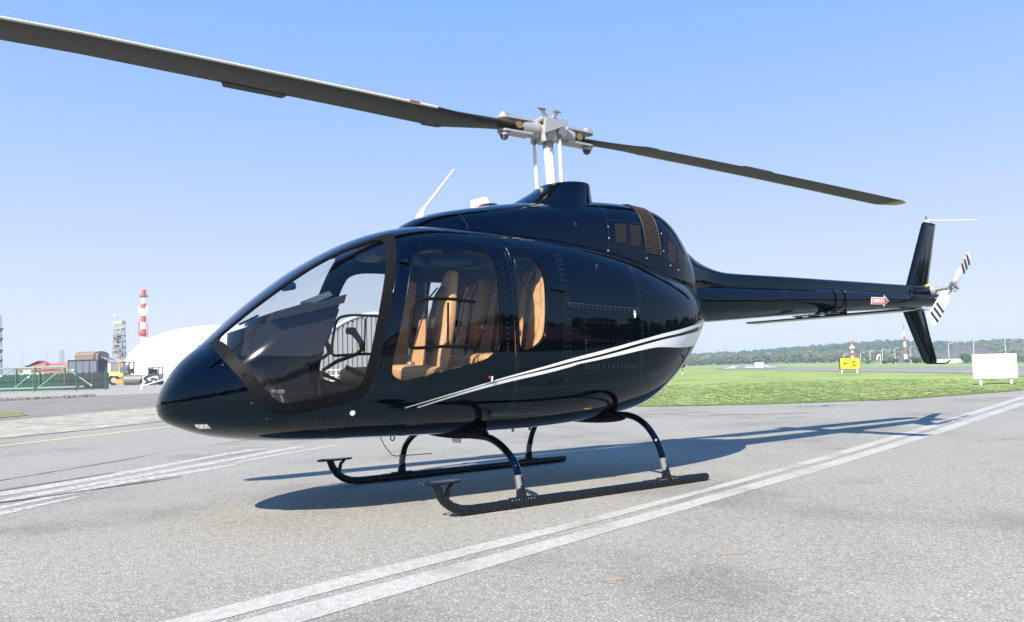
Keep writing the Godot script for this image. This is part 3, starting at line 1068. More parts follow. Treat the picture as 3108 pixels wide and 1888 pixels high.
func left_background() -> void:
	var o: Node3D
	var mb := MB.new()
	# --- cantilever gate of green tubes
	o = thing("sliding_gate", "green tubular cantilever gate with diagonal braces and white notices, left of the helicopter's nose", "gate", on_ground(-4.6, -57.1) + Vector3(0, -0.06, 0), "", -0.564)
	mb.cyl(Vector3(-3, 1.68, 0), Vector3(4.5, 1.68, 0), 0.055, 8)
	mb.cyl(Vector3(-3, 1.60, 0.0), Vector3(4.5, 1.60, 0.0), 0.03, 6)
	put("top_rail", mb, M.gate_pale, o)
	mb = MB.new(); mb.box(Vector3(2.0, 0.30, 0), Vector3(7.6, 0.10, 0.10), Basis(), 0.01); put("bottom_rail", mb, M.gate_pale, o)
	for b in [[2.8, 0.34, 4.45, 1.62], [6.3, 0.36, 4.5, 1.66], [1.2, 0.36, 2.5, 1.40], [-0.8, 0.70, 1.1, 1.55]]:
		mb = MB.new(); mb.cyl(Vector3(b[0], b[1], 0.02), Vector3(b[2], b[3], 0.02), 0.045, 6); put("brace", mb, M.gate_pale, o)
	for x in [1.24, 2.8, 4.5]:
		mb = MB.new(); mb.box(Vector3(x, 0.98, 0.0), Vector3(0.09, 1.3, 0.09), Basis(), 0.01); put("upright", mb, M.gate_green, o)
	mb = MB.new()
	for k in 62:
		mb.cyl(Vector3(-2.9 + k * 0.12, 0.36, -0.03), Vector3(-2.9 + k * 0.12, 1.58, -0.03), 0.012, 4)
	put("infill_bars", mb, M.gate_green, o).set_meta("kind", "stuff")
	for s in [[1.75, 2.28, 1.30, 1.52, "notice_white"], [2.86, 3.16, 1.40, 1.50, "notice_red"], [2.06, 2.18, 1.0, 1.10, "notice_white"], [0.1, 0.34, 1.12, 1.2, "notice_white"], [5.0, 5.14, 1.42, 1.50, "notice_white"]]:
		mb = MB.new(); mb.box(Vector3((s[0] + s[1]) * 0.5, (s[2] + s[3]) * 0.5, 0.09), Vector3(s[1] - s[0], s[3] - s[2], 0.02)); put("notice", mb, M[s[4]], o)
	mb = MB.new(); mb.ball(Vector3(6.32, 0.36, 0.02), Vector3(0.08, 0.06, 0.06), 6); put("end_cap", mb, M.painted_white, o)
	# --- posts of the gate and fence
	var posts := [[-2.49, -55.88, 1.62, "dark green steel gate post standing left of the white notice's gate panel"], [-0.15, -54.33, 1.32, "pale green steel fence post behind the gate's sloping end brace"], [1.51, -53.24, 1.55, "dark green end post of the fence beside the yellow road roller"], [0.73, -53.72, 0.66, "short thin stake under the tapered end of the green gate"]]
	for p in posts:
		o = thing("fence_post", p[3], "post", on_ground(p[0], p[1] + 0.25) - Vector3(0, 0.1, 0), "posts of the yard fence")
		mb = MB.new(); mb.box(Vector3(0, p[2] * 0.5 + 0.05, 0), Vector3(0.085 if p[2] > 1.0 else 0.05, p[2] + 0.1, 0.085), Basis(), 0.01); put("post", mb, M.gate_green, o)
		mb = MB.new(); mb.stud(Vector3(0, p[2] + 0.1, 0), Vector3.UP, 0.045, 0.03, 6); put("post_cap", mb, M.gate_green, o)
	# --- board fence behind the gate
	var L := on_ground(-4.5, -64.4)
	o = thing("board_fence", "dark green close-boarded fence with a ragged top standing behind the gate", "fence", L - Vector3(0, 0.1, 0), "", -YAW)
	mb = MB.new()
	var mb2 := MB.new()
	for k in 84:
		var x := -3.0 + k * 0.135
		var hgt := 1.32 + rng.randf_range(-0.05, 0.05) + (0.0 if k % 3 else 0.05)
		(mb if x < 4.6 else mb2).box(Vector3(x, hgt * 0.5, rng.randf_range(-0.012, 0.012)), Vector3(0.12, hgt, 0.025))
	put("boards", mb, M.screen_green, o).set_meta("kind", "stuff")
	put("boards", mb2, M.board_dark, o).set_meta("kind", "stuff")
	for y in [0.35, 0.80]:
		mb = MB.new(); mb.box(Vector3(2.6, y, 0.04), Vector3(11.0, 0.07, 0.05)); put("rail", mb, M.board_dark, o)
	# --- dark panelled hoarding
	o = thing("panelled_shed", "low dark blue-grey shed of four panels standing above the board fence", "shed", on_ground(0.95, -81.1), "", -YAW)
	mb = MB.new(); mb.box(Vector3(1.46, 1.33, -0.9), Vector3(2.95, 2.66, 1.8)); put("wall", mb, M.shed_frame, o)
	for k in 4:
		mb = MB.new(); mb.box(Vector3([0.44, 1.18, 1.80, 2.50][k], 1.45, 0.012), Vector3([0.66, 0.60, 0.56, 0.62][k], 2.2, 0.04), Basis(), 0.008); put("panel", mb, M.shed_blue_grey, o)
	mb = MB.new(); mb.box(Vector3(1.46, 2.69, -0.9), Vector3(3.05, 0.06, 1.9)); put("roof", mb, M.shed_frame, o)
	# --- red roofed houses
	o = thing("house", "house with a hipped red tile roof, left of the barrel-roofed hall", "house", on_ground(-1.2, -148.8), "red-roofed houses behind the gate", -YAW)
	mb = MB.new(); mb.box(Vector3(1.1, 1.35, -2.2), Vector3(4.6, 2.7, 4.2)); put("wall", mb, M.wall_pale, o)
	mb = MB.new()
	var c := [Vector3(-1.5, 2.65, 0.2), Vector3(3.7, 2.65, 0.2), Vector3(3.7, 2.65, -4.6), Vector3(-1.5, 2.65, -4.6)]
	var a1 := Vector3(1.0, 4.35, -1.6); var a2 := Vector3(1.5, 4.35, -2.8)
	mb.qa(c[0], c[1], a2, a1, Vector3(1, 2, -2)); mb.qa(c[1], c[2], a2, a2, Vector3(1, 2, -2)); mb.qa(c[2], c[3], a1, a2, Vector3(1, 2, -2)); mb.qa(c[3], c[0], a1, a1, Vector3(1, 2, -2))
	put("roof", mb, M.roof_red, o)
	mb = MB.new(); mb.box(Vector3(-0.9, 3.2, -1.0), Vector3(1.6, 0.10, 1.2), Basis(Vector3(0, 0, 1), 0.45)); put("porch_roof", mb, M.roof_red, o)
	o = thing("house", "long house with a low red roof and brick gable, behind the panelled shed", "house", on_ground(2.6, -146.0), "red-roofed houses behind the gate", -YAW)
	mb = MB.new(); mb.box(Vector3(0.8, 1.4, -2.0), Vector3(4.4, 2.8, 4.0)); put("wall", mb, M.roof_red_brick, o)
	mb = MB.new()
	mb.qa(Vector3(-1.6, 2.75, 0.2), Vector3(1.6, 2.75, 0.2), Vector3(1.6, 3.95, -2.0), Vector3(-1.5, 3.85, -2.0), Vector3(0, 2, -2))
	mb.qa(Vector3(-1.6, 2.75, -4.2), Vector3(1.6, 2.75, -4.2), Vector3(1.6, 3.95, -2.0), Vector3(-1.5, 3.85, -2.0), Vector3(0, 2, -2))
	mb.qa(Vector3(-1.6, 2.75, 0.2), Vector3(-1.6, 2.75, -4.2), Vector3(-1.5, 3.85, -2.0), Vector3(-1.5, 3.85, -2.0), Vector3(0, 3, -2))
	put("roof", mb, M.roof_red, o)
	mb = MB.new(); mb.box(Vector3(2.3, 3.3, -1.6), Vector3(1.7, 1.3, 2.2)); put("gable", mb, M.roof_red_brick, o)
	# --- barrel-roofed hall
	o = thing("barrel_roof_hall", "brown hall with a rounded barrel roof and dark round end wall", "building", on_ground(6.4, -131.4), "", -YAW)
	mb = MB.new(); mb.box(Vector3(0.4, 1.8, -3.0), Vector3(5.6, 3.6, 5.5)); put("wall", mb, M.wall_pale, o)
	mb = MB.new(); mb.box(Vector3(-0.3, 4.35, -1.6), Vector3(3.7, 1.0, 2.0)); put("upper_wall", mb, M.barrel_brown, o)
	mb = MB.new()
	for k in 10:
		var t0 := PI * k / 10.0; var t1 := PI * (k + 1) / 10.0
		var p0 := Vector3(0, 4.62 + 0.66 * sin(t0), -1.6 + 1.06 * cos(t0)); var p1 := Vector3(0, 4.62 + 0.66 * sin(t1), -1.6 + 1.06 * cos(t1))
		mb.qa(p0 + Vector3(-2.1, 0, 0), p0 + Vector3(1.6, 0, 0), p1 + Vector3(1.6, 0, 0), p1 + Vector3(-2.1, 0, 0), Vector3(0, 4.0, -1.6))
	put("barrel_roof", mb, M.barrel_brown, o)
	mb = MB.new()
	var rp := PackedVector2Array()
	for k in 17:
		rp.append(Vector2(cos(PI * k / 16.0), 0.62 * sin(PI * k / 16.0)) * 1.1)
	rp.append(Vector2(-1.1, -0.55)); rp.append(Vector2(1.1, -0.55))
	mb.prism(rp, 0.5, Transform3D(Basis(Vector3.UP, 0.5), Vector3(1.72, 4.60, -1.2))); put("end_wall", mb, M.slate_dark, o)
	mb = MB.new()
	mb.qa(Vector3(1.9, 4.45, -0.6), Vector3(4.0, 3.45, 0.4), Vector3(4.0, 3.45, -5.4), Vector3(1.9, 4.45, -5.4), Vector3(2, 0, -2)); put("lean_to_roof", mb, M.grey_roof, o)
	mb = MB.new(); mb.box(Vector3(3.1, 1.7, -2.4), Vector3(1.6, 3.4, 4.9)); put("lean_to_wall", mb, M.wall_pale, o)
	# --- headframe
	o = thing("headframe_tower", "weathered steel lattice tower with a yellowish cabin on top, beside the white dome", "tower", on_ground(14.45, -162.1), "", -YAW)
	mb = MB.new(); lattice(mb, 2.1, 1.45, 0, 10.6, 9, 0.07); put("lattice", mb, M.tower_steel, o)
	mb = MB.new()
	for k in 26:
		mb.box(Vector3(rng.randf_range(-0.6, 0.6), rng.randf_range(4.4, 9.6), rng.randf_range(-0.5, 0.5)), Vector3(rng.randf_range(0.15, 0.7), rng.randf_range(0.15, 0.7), 0.3))
	put("machinery", mb, M.tower_dark, o).set_meta("kind", "stuff")
	for y in [5.2, 6.9, 8.3, 9.4]:
		mb = MB.new(); mb.box(Vector3(-0.1, y, 0), Vector3(2.15 - (y - 5.0) * 0.1, 0.10, 1.9)); put("platform", mb, M.tower_steel, o)
	mb = MB.new(); mb.box(Vector3(0, 10.75, 0), Vector3(1.7, 0.12, 1.6)); mb.box(Vector3(0, 11.9, 0), Vector3(1.65, 0.55, 1.5), Basis(Vector3(0, 0, 1), 0.06)); put("cabin_roof", mb, M.tower_yellow, o)
	for k in [-0.7, 0.7]:
		for j in [-0.6, 0.6]:
			mb = MB.new(); mb.cyl(Vector3(k, 10.7, j), Vector3(k, 11.8, j), 0.05, 4); put("cabin_post", mb, M.tower_steel, o)
	mb = MB.new(); mb.cyl(Vector3(-0.85, 10.6, 0), Vector3(-0.85, 14.3, 0), 0.04, 5); put("flag_pole", mb, M.tower_steel, o)
	mb = MB.new(); mb.box(Vector3(-1.05, 13.4, 0), Vector3(0.35, 0.5, 0.03)); put("flag", mb, M.painted_white, o)
	mb = MB.new(); mb.cyl(Vector3(0.7, 8.2, 0.4), Vector3(1.7, 4.6, 0.6), 0.06, 5); put("chute", mb, M.tower_dark, o)
	# --- banded chimney
	o = thing("banded_chimney", "tall red and white banded chimney with side platforms rising behind the dome", "chimney", on_ground(16.75, -147.7), "", -YAW)
	var bands := [17.0, 15.65, 14.5, 13.55, 12.2, 11.05, 9.8, 8.35, 7.0, 5.6, 4.2, 2.8, 1.4, 0.0]
	for k in bands.size() - 1:
		mb = MB.new(); mb.cyl(Vector3(0, bands[k + 1], 0), Vector3(0, bands[k], 0), 0.40 + 0.012 * k, 14, 0.39 + 0.012 * k)
		put("band", mb, M.mast_red if k % 2 == 0 else M.painted_white, o)
	for y in [15.7, 8.8]:
		mb = MB.new(); mb.tube([Vector3(0, y, 0), Vector3(0, y + 0.08, 0)], 0.72, 14)
		for k in 10:
			mb.cyl(Vector3(cos(TAU * k / 10) * 0.7, y, sin(TAU * k / 10) * 0.7), Vector3(cos(TAU * k / 10) * 0.7, y + 0.55, sin(TAU * k / 10) * 0.7), 0.025, 4)
		put("gallery", mb, M.tower_dark, o)
	for x in [-0.66, 0.66]:
		mb = MB.new(); mb.box(Vector3(x, 13.3, 0.1), Vector3(0.42, 1.1, 0.4), Basis(), 0.05); put("antenna_panel", mb, M.painted_white, o)
	mb = MB.new()
	for s in [[-0.78, 8.6, 11.2], [0.8, 8.6, 10.9]]:
		mb.cyl(Vector3(s[0], s[1], 0.1), Vector3(s[0], s[2], 0.1), 0.09, 6); mb.cyl(Vector3(s[0], s[2] - 0.3, 0.1), Vector3(0, s[2] - 0.2, 0.1), 0.04, 5); mb.cyl(Vector3(s[0], s[1], 0.1), Vector3(0, s[1] - 0.3, 0.1), 0.05, 5)
	put("side_pipes", mb, M.mast_red, o)
	# --- tall lattice tower at the left edge
	o = thing("lattice_tower", "tall blue-grey lattice tower with flared platforms at the left edge", "tower", on_ground(-5.15, -126.2), "", -YAW)
	mb = MB.new(); lattice(mb, 1.0, 0.55, 0, 10.4, 10, 0.05); put("lattice", mb, M.tower_steel, o)
	for y in [8.5, 7.1, 5.4, 4.0, 2.9]:
		mb = MB.new(); mb.cyl(Vector3(0, y - 0.55, 0), Vector3(0, y, 0), 0.35, 8, 0.78); put("platform", mb, M.shed_blue_grey, o)
	mb = MB.new(); mb.cyl(Vector3(0, 10.2, 0), Vector3(0.15, 12.6, 0), 0.06, 5); put("spire", mb, M.tower_steel, o)
	# --- thin masts
	o = thing("small_lattice_mast", "small thin lattice mast rising above the red roofs", "mast", on_ground(5.68, -179.9), "", -YAW)
	mb = MB.new(); lattice(mb, 0.75, 0.55, 0, 7.2, 9, 0.045); put("lattice", mb, M.grey_roof, o)
	mb = MB.new(); mb.cyl(Vector3(0, 7.1, 0), Vector3(0, 7.6, 0), 0.04, 5); put("tip", mb, M.grey_roof, o)
	for p in [[-0.53, -232.0, 8.9, "thin faint pole far off, left of the hipped red roof"], [4.8, -228.4, 8.8, "thin faint pole far off, above the gap between the red roofs"]]:
		o = thing("thin_pole", p[3], "pole", on_ground(p[0], p[1]), "thin far poles")
		mb = MB.new(); mb.cyl(Vector3(), Vector3(0, p[2], 0), 0.07, 6); put("pole", mb, M.grey_roof, o)
	# --- air dome
	var dc := Vector3(EYE.x, 0, EYE.z) + Vector3(sin(YAW), 0, -cos(YAW)) * 140.0 + Vector3(cos(YAW), 0, sin(YAW)) * -50.6
	o = thing("air_dome", "big smooth white air-supported dome behind the helicopter's nose", "dome", on_ground(dc.x, dc.z), "", -YAW)
	mb = MB.new()
	mb.sheet(func(s: float, t: float) -> Vector3:
		var el := s * PI * 0.5
		var az := t * TAU
		var k := pow(pow(absf(cos(el)), 2.6) + pow(absf(sin(el)), 2.6), -1.0 / 2.6)
		return Vector3(cos(az) * cos(el) * k * 18.6, sin(el) * k * 10.0, sin(az) * cos(el) * k * 20.0), 24, 64, -1.0)
	put("membrane", mb, M.dome_white, o)
	for k in 9:
		mb = MB.new()
		var pts := []
		for i in 25:
			var el := PI * i / 24.0
			var kk := pow(pow(absf(cos(el)), 2.6) + pow(absf(sin(el)), 2.6), -1.0 / 2.6)
			var zf: float = -0.8 + 0.2 * k
			var sh := sqrt(maxf(0.02, 1.0 - zf * zf))
			pts.append(Vector3(cos(el) * kk * 18.6 * sh, sin(el) * kk * 10.0 * sh, zf * 20.0))
		mb.tube(pts, 0.05, 5, false)
		put("seam", mb, M.dome_white, o)
	mb = MB.new(); mb.box(Vector3(-15.5, 1.1, 11.5), Vector3(1.4, 2.2, 1.0), Basis(), 0.05); put("airlock", mb, M.painted_white, o)
	road_roller()
	skid_loader()
	# --- barrier
	o = thing("barrier", "white swing barrier pole on a thin post beside the helicopter's nose", "barrier", on_ground(4.86, -60.6) - Vector3(0, 0.1, 0), "", -YAW)
	mb = MB.new(); mb.box(Vector3(0, 0.75, 0), Vector3(0.07, 1.5, 0.07), Basis(), 0.01); put("post", mb, M.lamp_grey, o)
	mb = MB.new(); mb.box(Vector3(-0.02, 0.2, 0.05), Vector3(0.22, 0.4, 0.2), Basis(), 0.02); put("hinge_block", mb, M.lamp_grey, o)
	mb = MB.new(); mb.cyl(Vector3(0, 0.22, 0.12), Vector3(2.4, 0.85, 0.12), 0.045, 8); put("pole", mb, M.painted_white, o)
	# --- small white stake on the verge
	o = thing("marker_stake", "small white marker stake on the grass verge left of the nose", "stake", on_ground(3.0, -47.8))
	mb = MB.new(); mb.box(Vector3(0, 0.15, 0), Vector3(0.07, 0.32, 0.05), Basis(), 0.01); put("stake", mb, M.painted_white, o)
	mb = MB.new(); mb.box(Vector3(0, 0.31, 0), Vector3(0.075, 0.03, 0.055)); put("stake_tip", mb, M.painted_white, o)
	# --- bush before the lean-to
	leafy_bush("bush", "yellowish green bush between the barrel-roofed hall and the road roller", Vector3(4.5, 0, -100.0), 1.2, 1.6, Color(0.14, 0.16, 0.05), 5, "")
	# --- hangar seen through the cabin
	o = thing("arched_hangar", "grey corrugated hangar with a round arched front, seen through the cabin windows", "hangar", on_ground(21.6, -53.9), "", -YAW)
	mb = MB.new()
	var R := 5.6
	for k in 56:
		var x := -R + (k + 0.5) * R * 2.0 / 56.0
		var hgt := sqrt(maxf(0.05, R * R - x * x)) * 0.98
		mb.box(Vector3(x, hgt * 0.5, 0.0 if k % 2 == 0 else 0.12), Vector3(R * 2.0 / 56.0, hgt, 0.08))
	put("corrugated_front", mb, M.corrugated_grey, o).set_meta("kind", "stuff")
	mb = MB.new()
	for k in 20:
		var t0 := PI * k / 20.0; var t1 := PI * (k + 1) / 20.0
		var p0 := Vector3(cos(t0), sin(t0), 0) * (R + 0.1); var p1 := Vector3(cos(t1), sin(t1), 0) * (R + 0.1)
		mb.qa(p0 + Vector3(0, 0, 0.25), p1 + Vector3(0, 0, 0.25), p1 + Vector3(0, 0, -14), p0 + Vector3(0, 0, -14), Vector3(0, 0, -7))
	put("vault", mb, M.grey_roof, o)
	mb = MB.new()
	for k in 20:
		mb.cyl(Vector3(cos(PI * k / 20.0), sin(PI * k / 20.0), 0.03) * (R + 0.08), Vector3(cos(PI * (k + 1) / 20.0), sin(PI * (k + 1) / 20.0), 0.03) * (R + 0.08), 0.14, 6)
	put("arch_trim", mb, M.painted_white, o)
	o = thing("railing", "low white tubular railing before the arched hangar", "railing", on_ground(15.5, -40.0), "", -YAW)
	for y in [0.35, 0.7, 1.05]:
		mb = MB.new(); mb.cyl(Vector3(-4, y, 0), Vector3(5, y, 0), 0.035, 6); put("rail", mb, M.painted_white, o)
	for k in 7:
		mb = MB.new(); mb.cyl(Vector3(-4 + k * 1.5, -0.05, 0), Vector3(-4 + k * 1.5, 1.08, 0), 0.04, 6); put("upright", mb, M.painted_white, o)


func road_roller() -> void:
	var o := thing("road_roller", "yellow road roller with a wide steel drum parked before the white dome", "roller", on_ground(8.9, -100.0), "", -YAW)
	var mb := MB.new()
	mb.tube([Vector3(-0.4, 0.62, 0.6), Vector3(1.85, 0.62, 0.6)], 0.62, 22); put("drum", mb, M.drum_steel, o)
	for x in [-0.46, 1.91]:
		mb = MB.new(); mb.cyl(Vector3(x - 0.05, 0.62, 0.6), Vector3(x + 0.05, 0.62, 0.6), 0.30, 12); put("drum_hub", mb, M.machine_black, o)
	mb = MB.new(); mb.box(Vector3(0.73, 0.98, -0.20), Vector3(2.5, 0.26, 0.3), Basis(), 0.04); mb.box(Vector3(-0.52, 0.75, 0.2), Vector3(0.08, 0.4, 1.2)); mb.box(Vector3(1.98, 0.75, 0.2), Vector3(0.08, 0.4, 1.2)); put("drum_frame", mb, M.machine_black, o)
	mb = MB.new(); mb.box(Vector3(-0.98, 0.44, 0.75), Vector3(1.05, 0.56, 0.35), Basis(), 0.05); put("front_box", mb, M.machine_orange, o)
	mb = MB.new(); mb.box(Vector3(-2.0, 1.38, -1.0), Vector3(1.75, 0.62, 2.2), Basis(), 0.16); put("engine_cover", mb, M.machine_cream, o)
	mb = MB.new()
	mb.box(Vector3(-1.1, 1.25, 0.0), Vector3(0.7, 0.5, 0.9), Basis(), 0.06); put("body", mb, M.machine_yellow, o)
	for x in [-2.42, -0.2]:
		mb = MB.new(); mb.tube([Vector3(x, 0.64, -0.5), Vector3(x + 0.25, 0.64, -0.05)], 0.64, 20); var w := put("wheel", mb, M.tyre, o)
		mb = MB.new(); mb.tube([Vector3(x - 0.01, 0.64, -0.52), Vector3(x + 0.265, 0.64, -0.02)], 0.34, 14); put("rim", mb, M.wheel_rim, w)
	for p in [[-1.35, 0.2], [-0.15, 0.2], [-1.35, -0.9], [-0.15, -0.9]]:
		mb = MB.new(); mb.box(Vector3(p[0], 2.05, p[1]), Vector3(0.1, 1.5, 0.1)); put("cab_post", mb, M.machine_black, o)
	mb = MB.new(); mb.box(Vector3(-1.3, 1.95, 0.22), Vector3(0.14, 1.7, 0.12), Basis(), 0.02); put("yellow_post", mb, M.machine_yellow, o)
	mb = MB.new(); mb.box(Vector3(-0.95, 1.8, 0.2), Vector3(0.55, 0.8, 0.03)); put("cab_window", mb, M.cab_glass, o)
	mb = MB.new(); mb.box(Vector3(-0.3, 1.75, -0.5), Vector3(0.5, 0.6, 0.5), Basis(), 0.05); put("seat", mb, M.machine_black, o)
	mb = MB.new(); mb.box(Vector3(-0.55, 2.85, -0.35), Vector3(1.75, 0.12, 1.5), Basis(), 0.04); put("roof", mb, M.machine_black, o)
	mb = MB.new(); mb.box(Vector3(-1.28, 2.86, 0.1), Vector3(0.55, 0.18, 0.7), Basis(), 0.04); put("roof_corner", mb, M.machine_orange, o)
	mb = MB.new(); mb.cyl(Vector3(0.42, 1.3, -0.2), Vector3(0.28, 2.75, -0.2), 0.025, 5); put("handrail", mb, M.mast_red, o)
	mb = MB.new(); mb.ball(Vector3(-0.55, 1.02, 0.5), Vector3(0.18, 0.2, 0.2), 6); put("hydraulic_motor", mb, M.machine_black, o)


func skid_loader() -> void:
	var o := thing("skid_loader", "small white skid loader with a dark cab parked right of the roller", "loader", on_ground(9.6, -87.4), "", -YAW)
	var mb := MB.new()
	mb.prism(PackedVector2Array([Vector2(-1.05, 0.45), Vector2(0.75, 0.40), Vector2(0.75, 1.05), Vector2(-0.6, 1.15), Vector2(-0.95, 0.85)]), 1.3); put("body", mb, M.wheel_rim, o)
	for p in [[-0.65, 0.7], [0.4, 0.7], [-0.65, -0.7], [0.4, -0.7]]:
		mb = MB.new(); mb.tube([Vector3(p[0], 0.36, p[1] - 0.13), Vector3(p[0], 0.36, p[1] + 0.13)], 0.37, 16); var w := put("wheel", mb, M.tyre, o)
		mb = MB.new(); mb.tube([Vector3(p[0], 0.36, p[1] - 0.14), Vector3(p[0], 0.36, p[1] + 0.14)], 0.17, 10); put("rim", mb, M.wheel_rim, w)
	for p in [[-0.35, 0.5], [0.75, 0.5], [-0.35, -0.5], [0.75, -0.5]]:
		mb = MB.new(); mb.box(Vector3(p[0], 1.45, p[1]), Vector3(0.09, 0.9, 0.09)); put("cab_post", mb, M.machine_black, o)
	mb = MB.new(); mb.box(Vector3(0.2, 1.1, 0.53), Vector3(1.1, 0.25, 0.06)); put("cab_side", mb, M.machine_black, o)
	mb = MB.new(); mb.box(Vector3(0.2, 1.92, 0), Vector3(1.25, 0.09, 1.15), Basis(), 0.03); put("cab_roof", mb, M.machine_black, o)
	mb = MB.new(); mb.box(Vector3(0.05, 1.45, -0.2), Vector3(0.4, 0.6, 0.5), Basis(), 0.05); put("seat", mb, M.machine_black, o)
	mb = MB.new(); mb.box(Vector3(-0.32, 1.5, 0.0), Vector3(0.04, 0.7, 0.9)); put("cab_window", mb, M.cab_glass, o)
	for z in [0.72, -0.72]:
		mb = MB.new(); mb.tube([Vector3(0.9, 1.15, z), Vector3(-0.2, 1.1, z), Vector3(-1.2, 0.55, z)], [0.06, 0.07, 0.05], 6); put("lift_arm", mb, M.machine_black, o)
	mb = MB.new(); mb.prism(PackedVector2Array([Vector2(-1.15, 0.6), Vector2(-1.75, 0.12), Vector2(-1.15, 0.08)]), 1.6); put("bucket", mb, M.machine_black, o)
	mb = MB.new(); mb.box(Vector3(-0.3, 0.85, 0.66), Vector3(0.8, 0.07, 0.03), Basis(Vector3(0, 0, 1), 0.3)); mb.box(Vector3(0.1, 0.72, 0.66), Vector3(0.5, 0.06, 0.03), Basis(Vector3(0, 0, 1), 0.3)); put("side_vents", mb, M.machine_black, o)


# leafy bush or small tree crown: an irregular lump of leaf-sized faces
func leaf_cloud(mb: MB, c: Vector3, rad: Vector3, count: int, leaf: float, dark: Color, light: Color, r: RandomNumberGenerator) -> void:
	mb.colored = true
	for i in count:
		var d := Vector3(r.randfn(), r.randfn(), r.randfn()).normalized()
		var rr := pow(r.randf(), 0.4)
		var p := c + d * rad * rr * (0.78 + 0.3 * sin(d.x * 5.0 + c.x) * sin(d.y * 6.0 + 1.0) + 0.12 * sin(d.z * 9.0))
		var nn := (d + Vector3(r.randf_range(-0.6, 0.6), r.randf_range(-0.2, 0.8), r.randf_range(-0.6, 0.6))).normalized()
		var a := nn.cross(Vector3.UP if absf(nn.y) < 0.9 else Vector3.RIGHT).normalized()
		var b := nn.cross(a)
		var s := leaf * r.randf_range(0.6, 1.4)
		mb.tint = dark.lerp(light, r.randf())
		mb.q(p - a * s, p - b * s * 0.7, p + a * s, p + b * s * 0.7, nn)
	mb.tint = dark
	mb.ball(c, rad * 0.62, 6)


func leafy_bush(called: String, label: String, at: Vector3, w: float, hgt: float, c: Color, sd: int, group := "") -> void:
	var r := RandomNumberGenerator.new()
	r.seed = sd
	var o := thing(called, label, "bush", on_ground(at.x, at.z), group)
	var mb := MB.new()
	for k in 5:
		var p := Vector3(r.randf_range(-0.28, 0.28) * w, hgt * r.randf_range(0.38, 0.66), r.randf_range(-0.25, 0.25) * w)
		leaf_cloud(mb, p, Vector3(w * 0.30, hgt * r.randf_range(0.28, 0.38), w * 0.30), 130, w * 0.055, c * 0.75, c * 1.35, r)
	put("crown", mb, M.leaves, o)
	mb = MB.new()
	for k in 3:
		mb.cyl(Vector3(0.05 * k - 0.05, -0.05, 0), Vector3(r.randf_range(-0.25, 0.25) * w, hgt * 0.5, r.randf_range(-0.2, 0.2) * w), 0.03 * w, 5, 0.012 * w)
	put("stem", mb, M.bark, o)


# ---------------------------------------------------------------- right background
func toward(px_az_deg: float, r: float) -> Vector3:
	var a := deg_to_rad(px_az_deg)
	var x := EYE.x + r * sin(a)
	var z := EYE.z - r * cos(a)
	return on_ground(x, z)


func text_mesh(s: String, size: float, depth: float) -> TextMesh:
	var t := TextMesh.new()
	var f := SystemFont.new()
	f.font_names = PackedStringArray(["Droid Sans"])
	t.font = f
	t.text = s
	t.font_size = 64
	t.pixel_size = size / 46.0
	t.depth = depth
	t.curve_step = 2.0
	return t


func put_text(called: String, t: TextMesh, m: Material, at: Vector3, parent: Node3D) -> MeshInstance3D:
	var o := MeshInstance3D.new()
	o.name = called
	o.mesh = t
	o.material_override = m
	o.position = at
	parent.add_child(o, true)
	return o


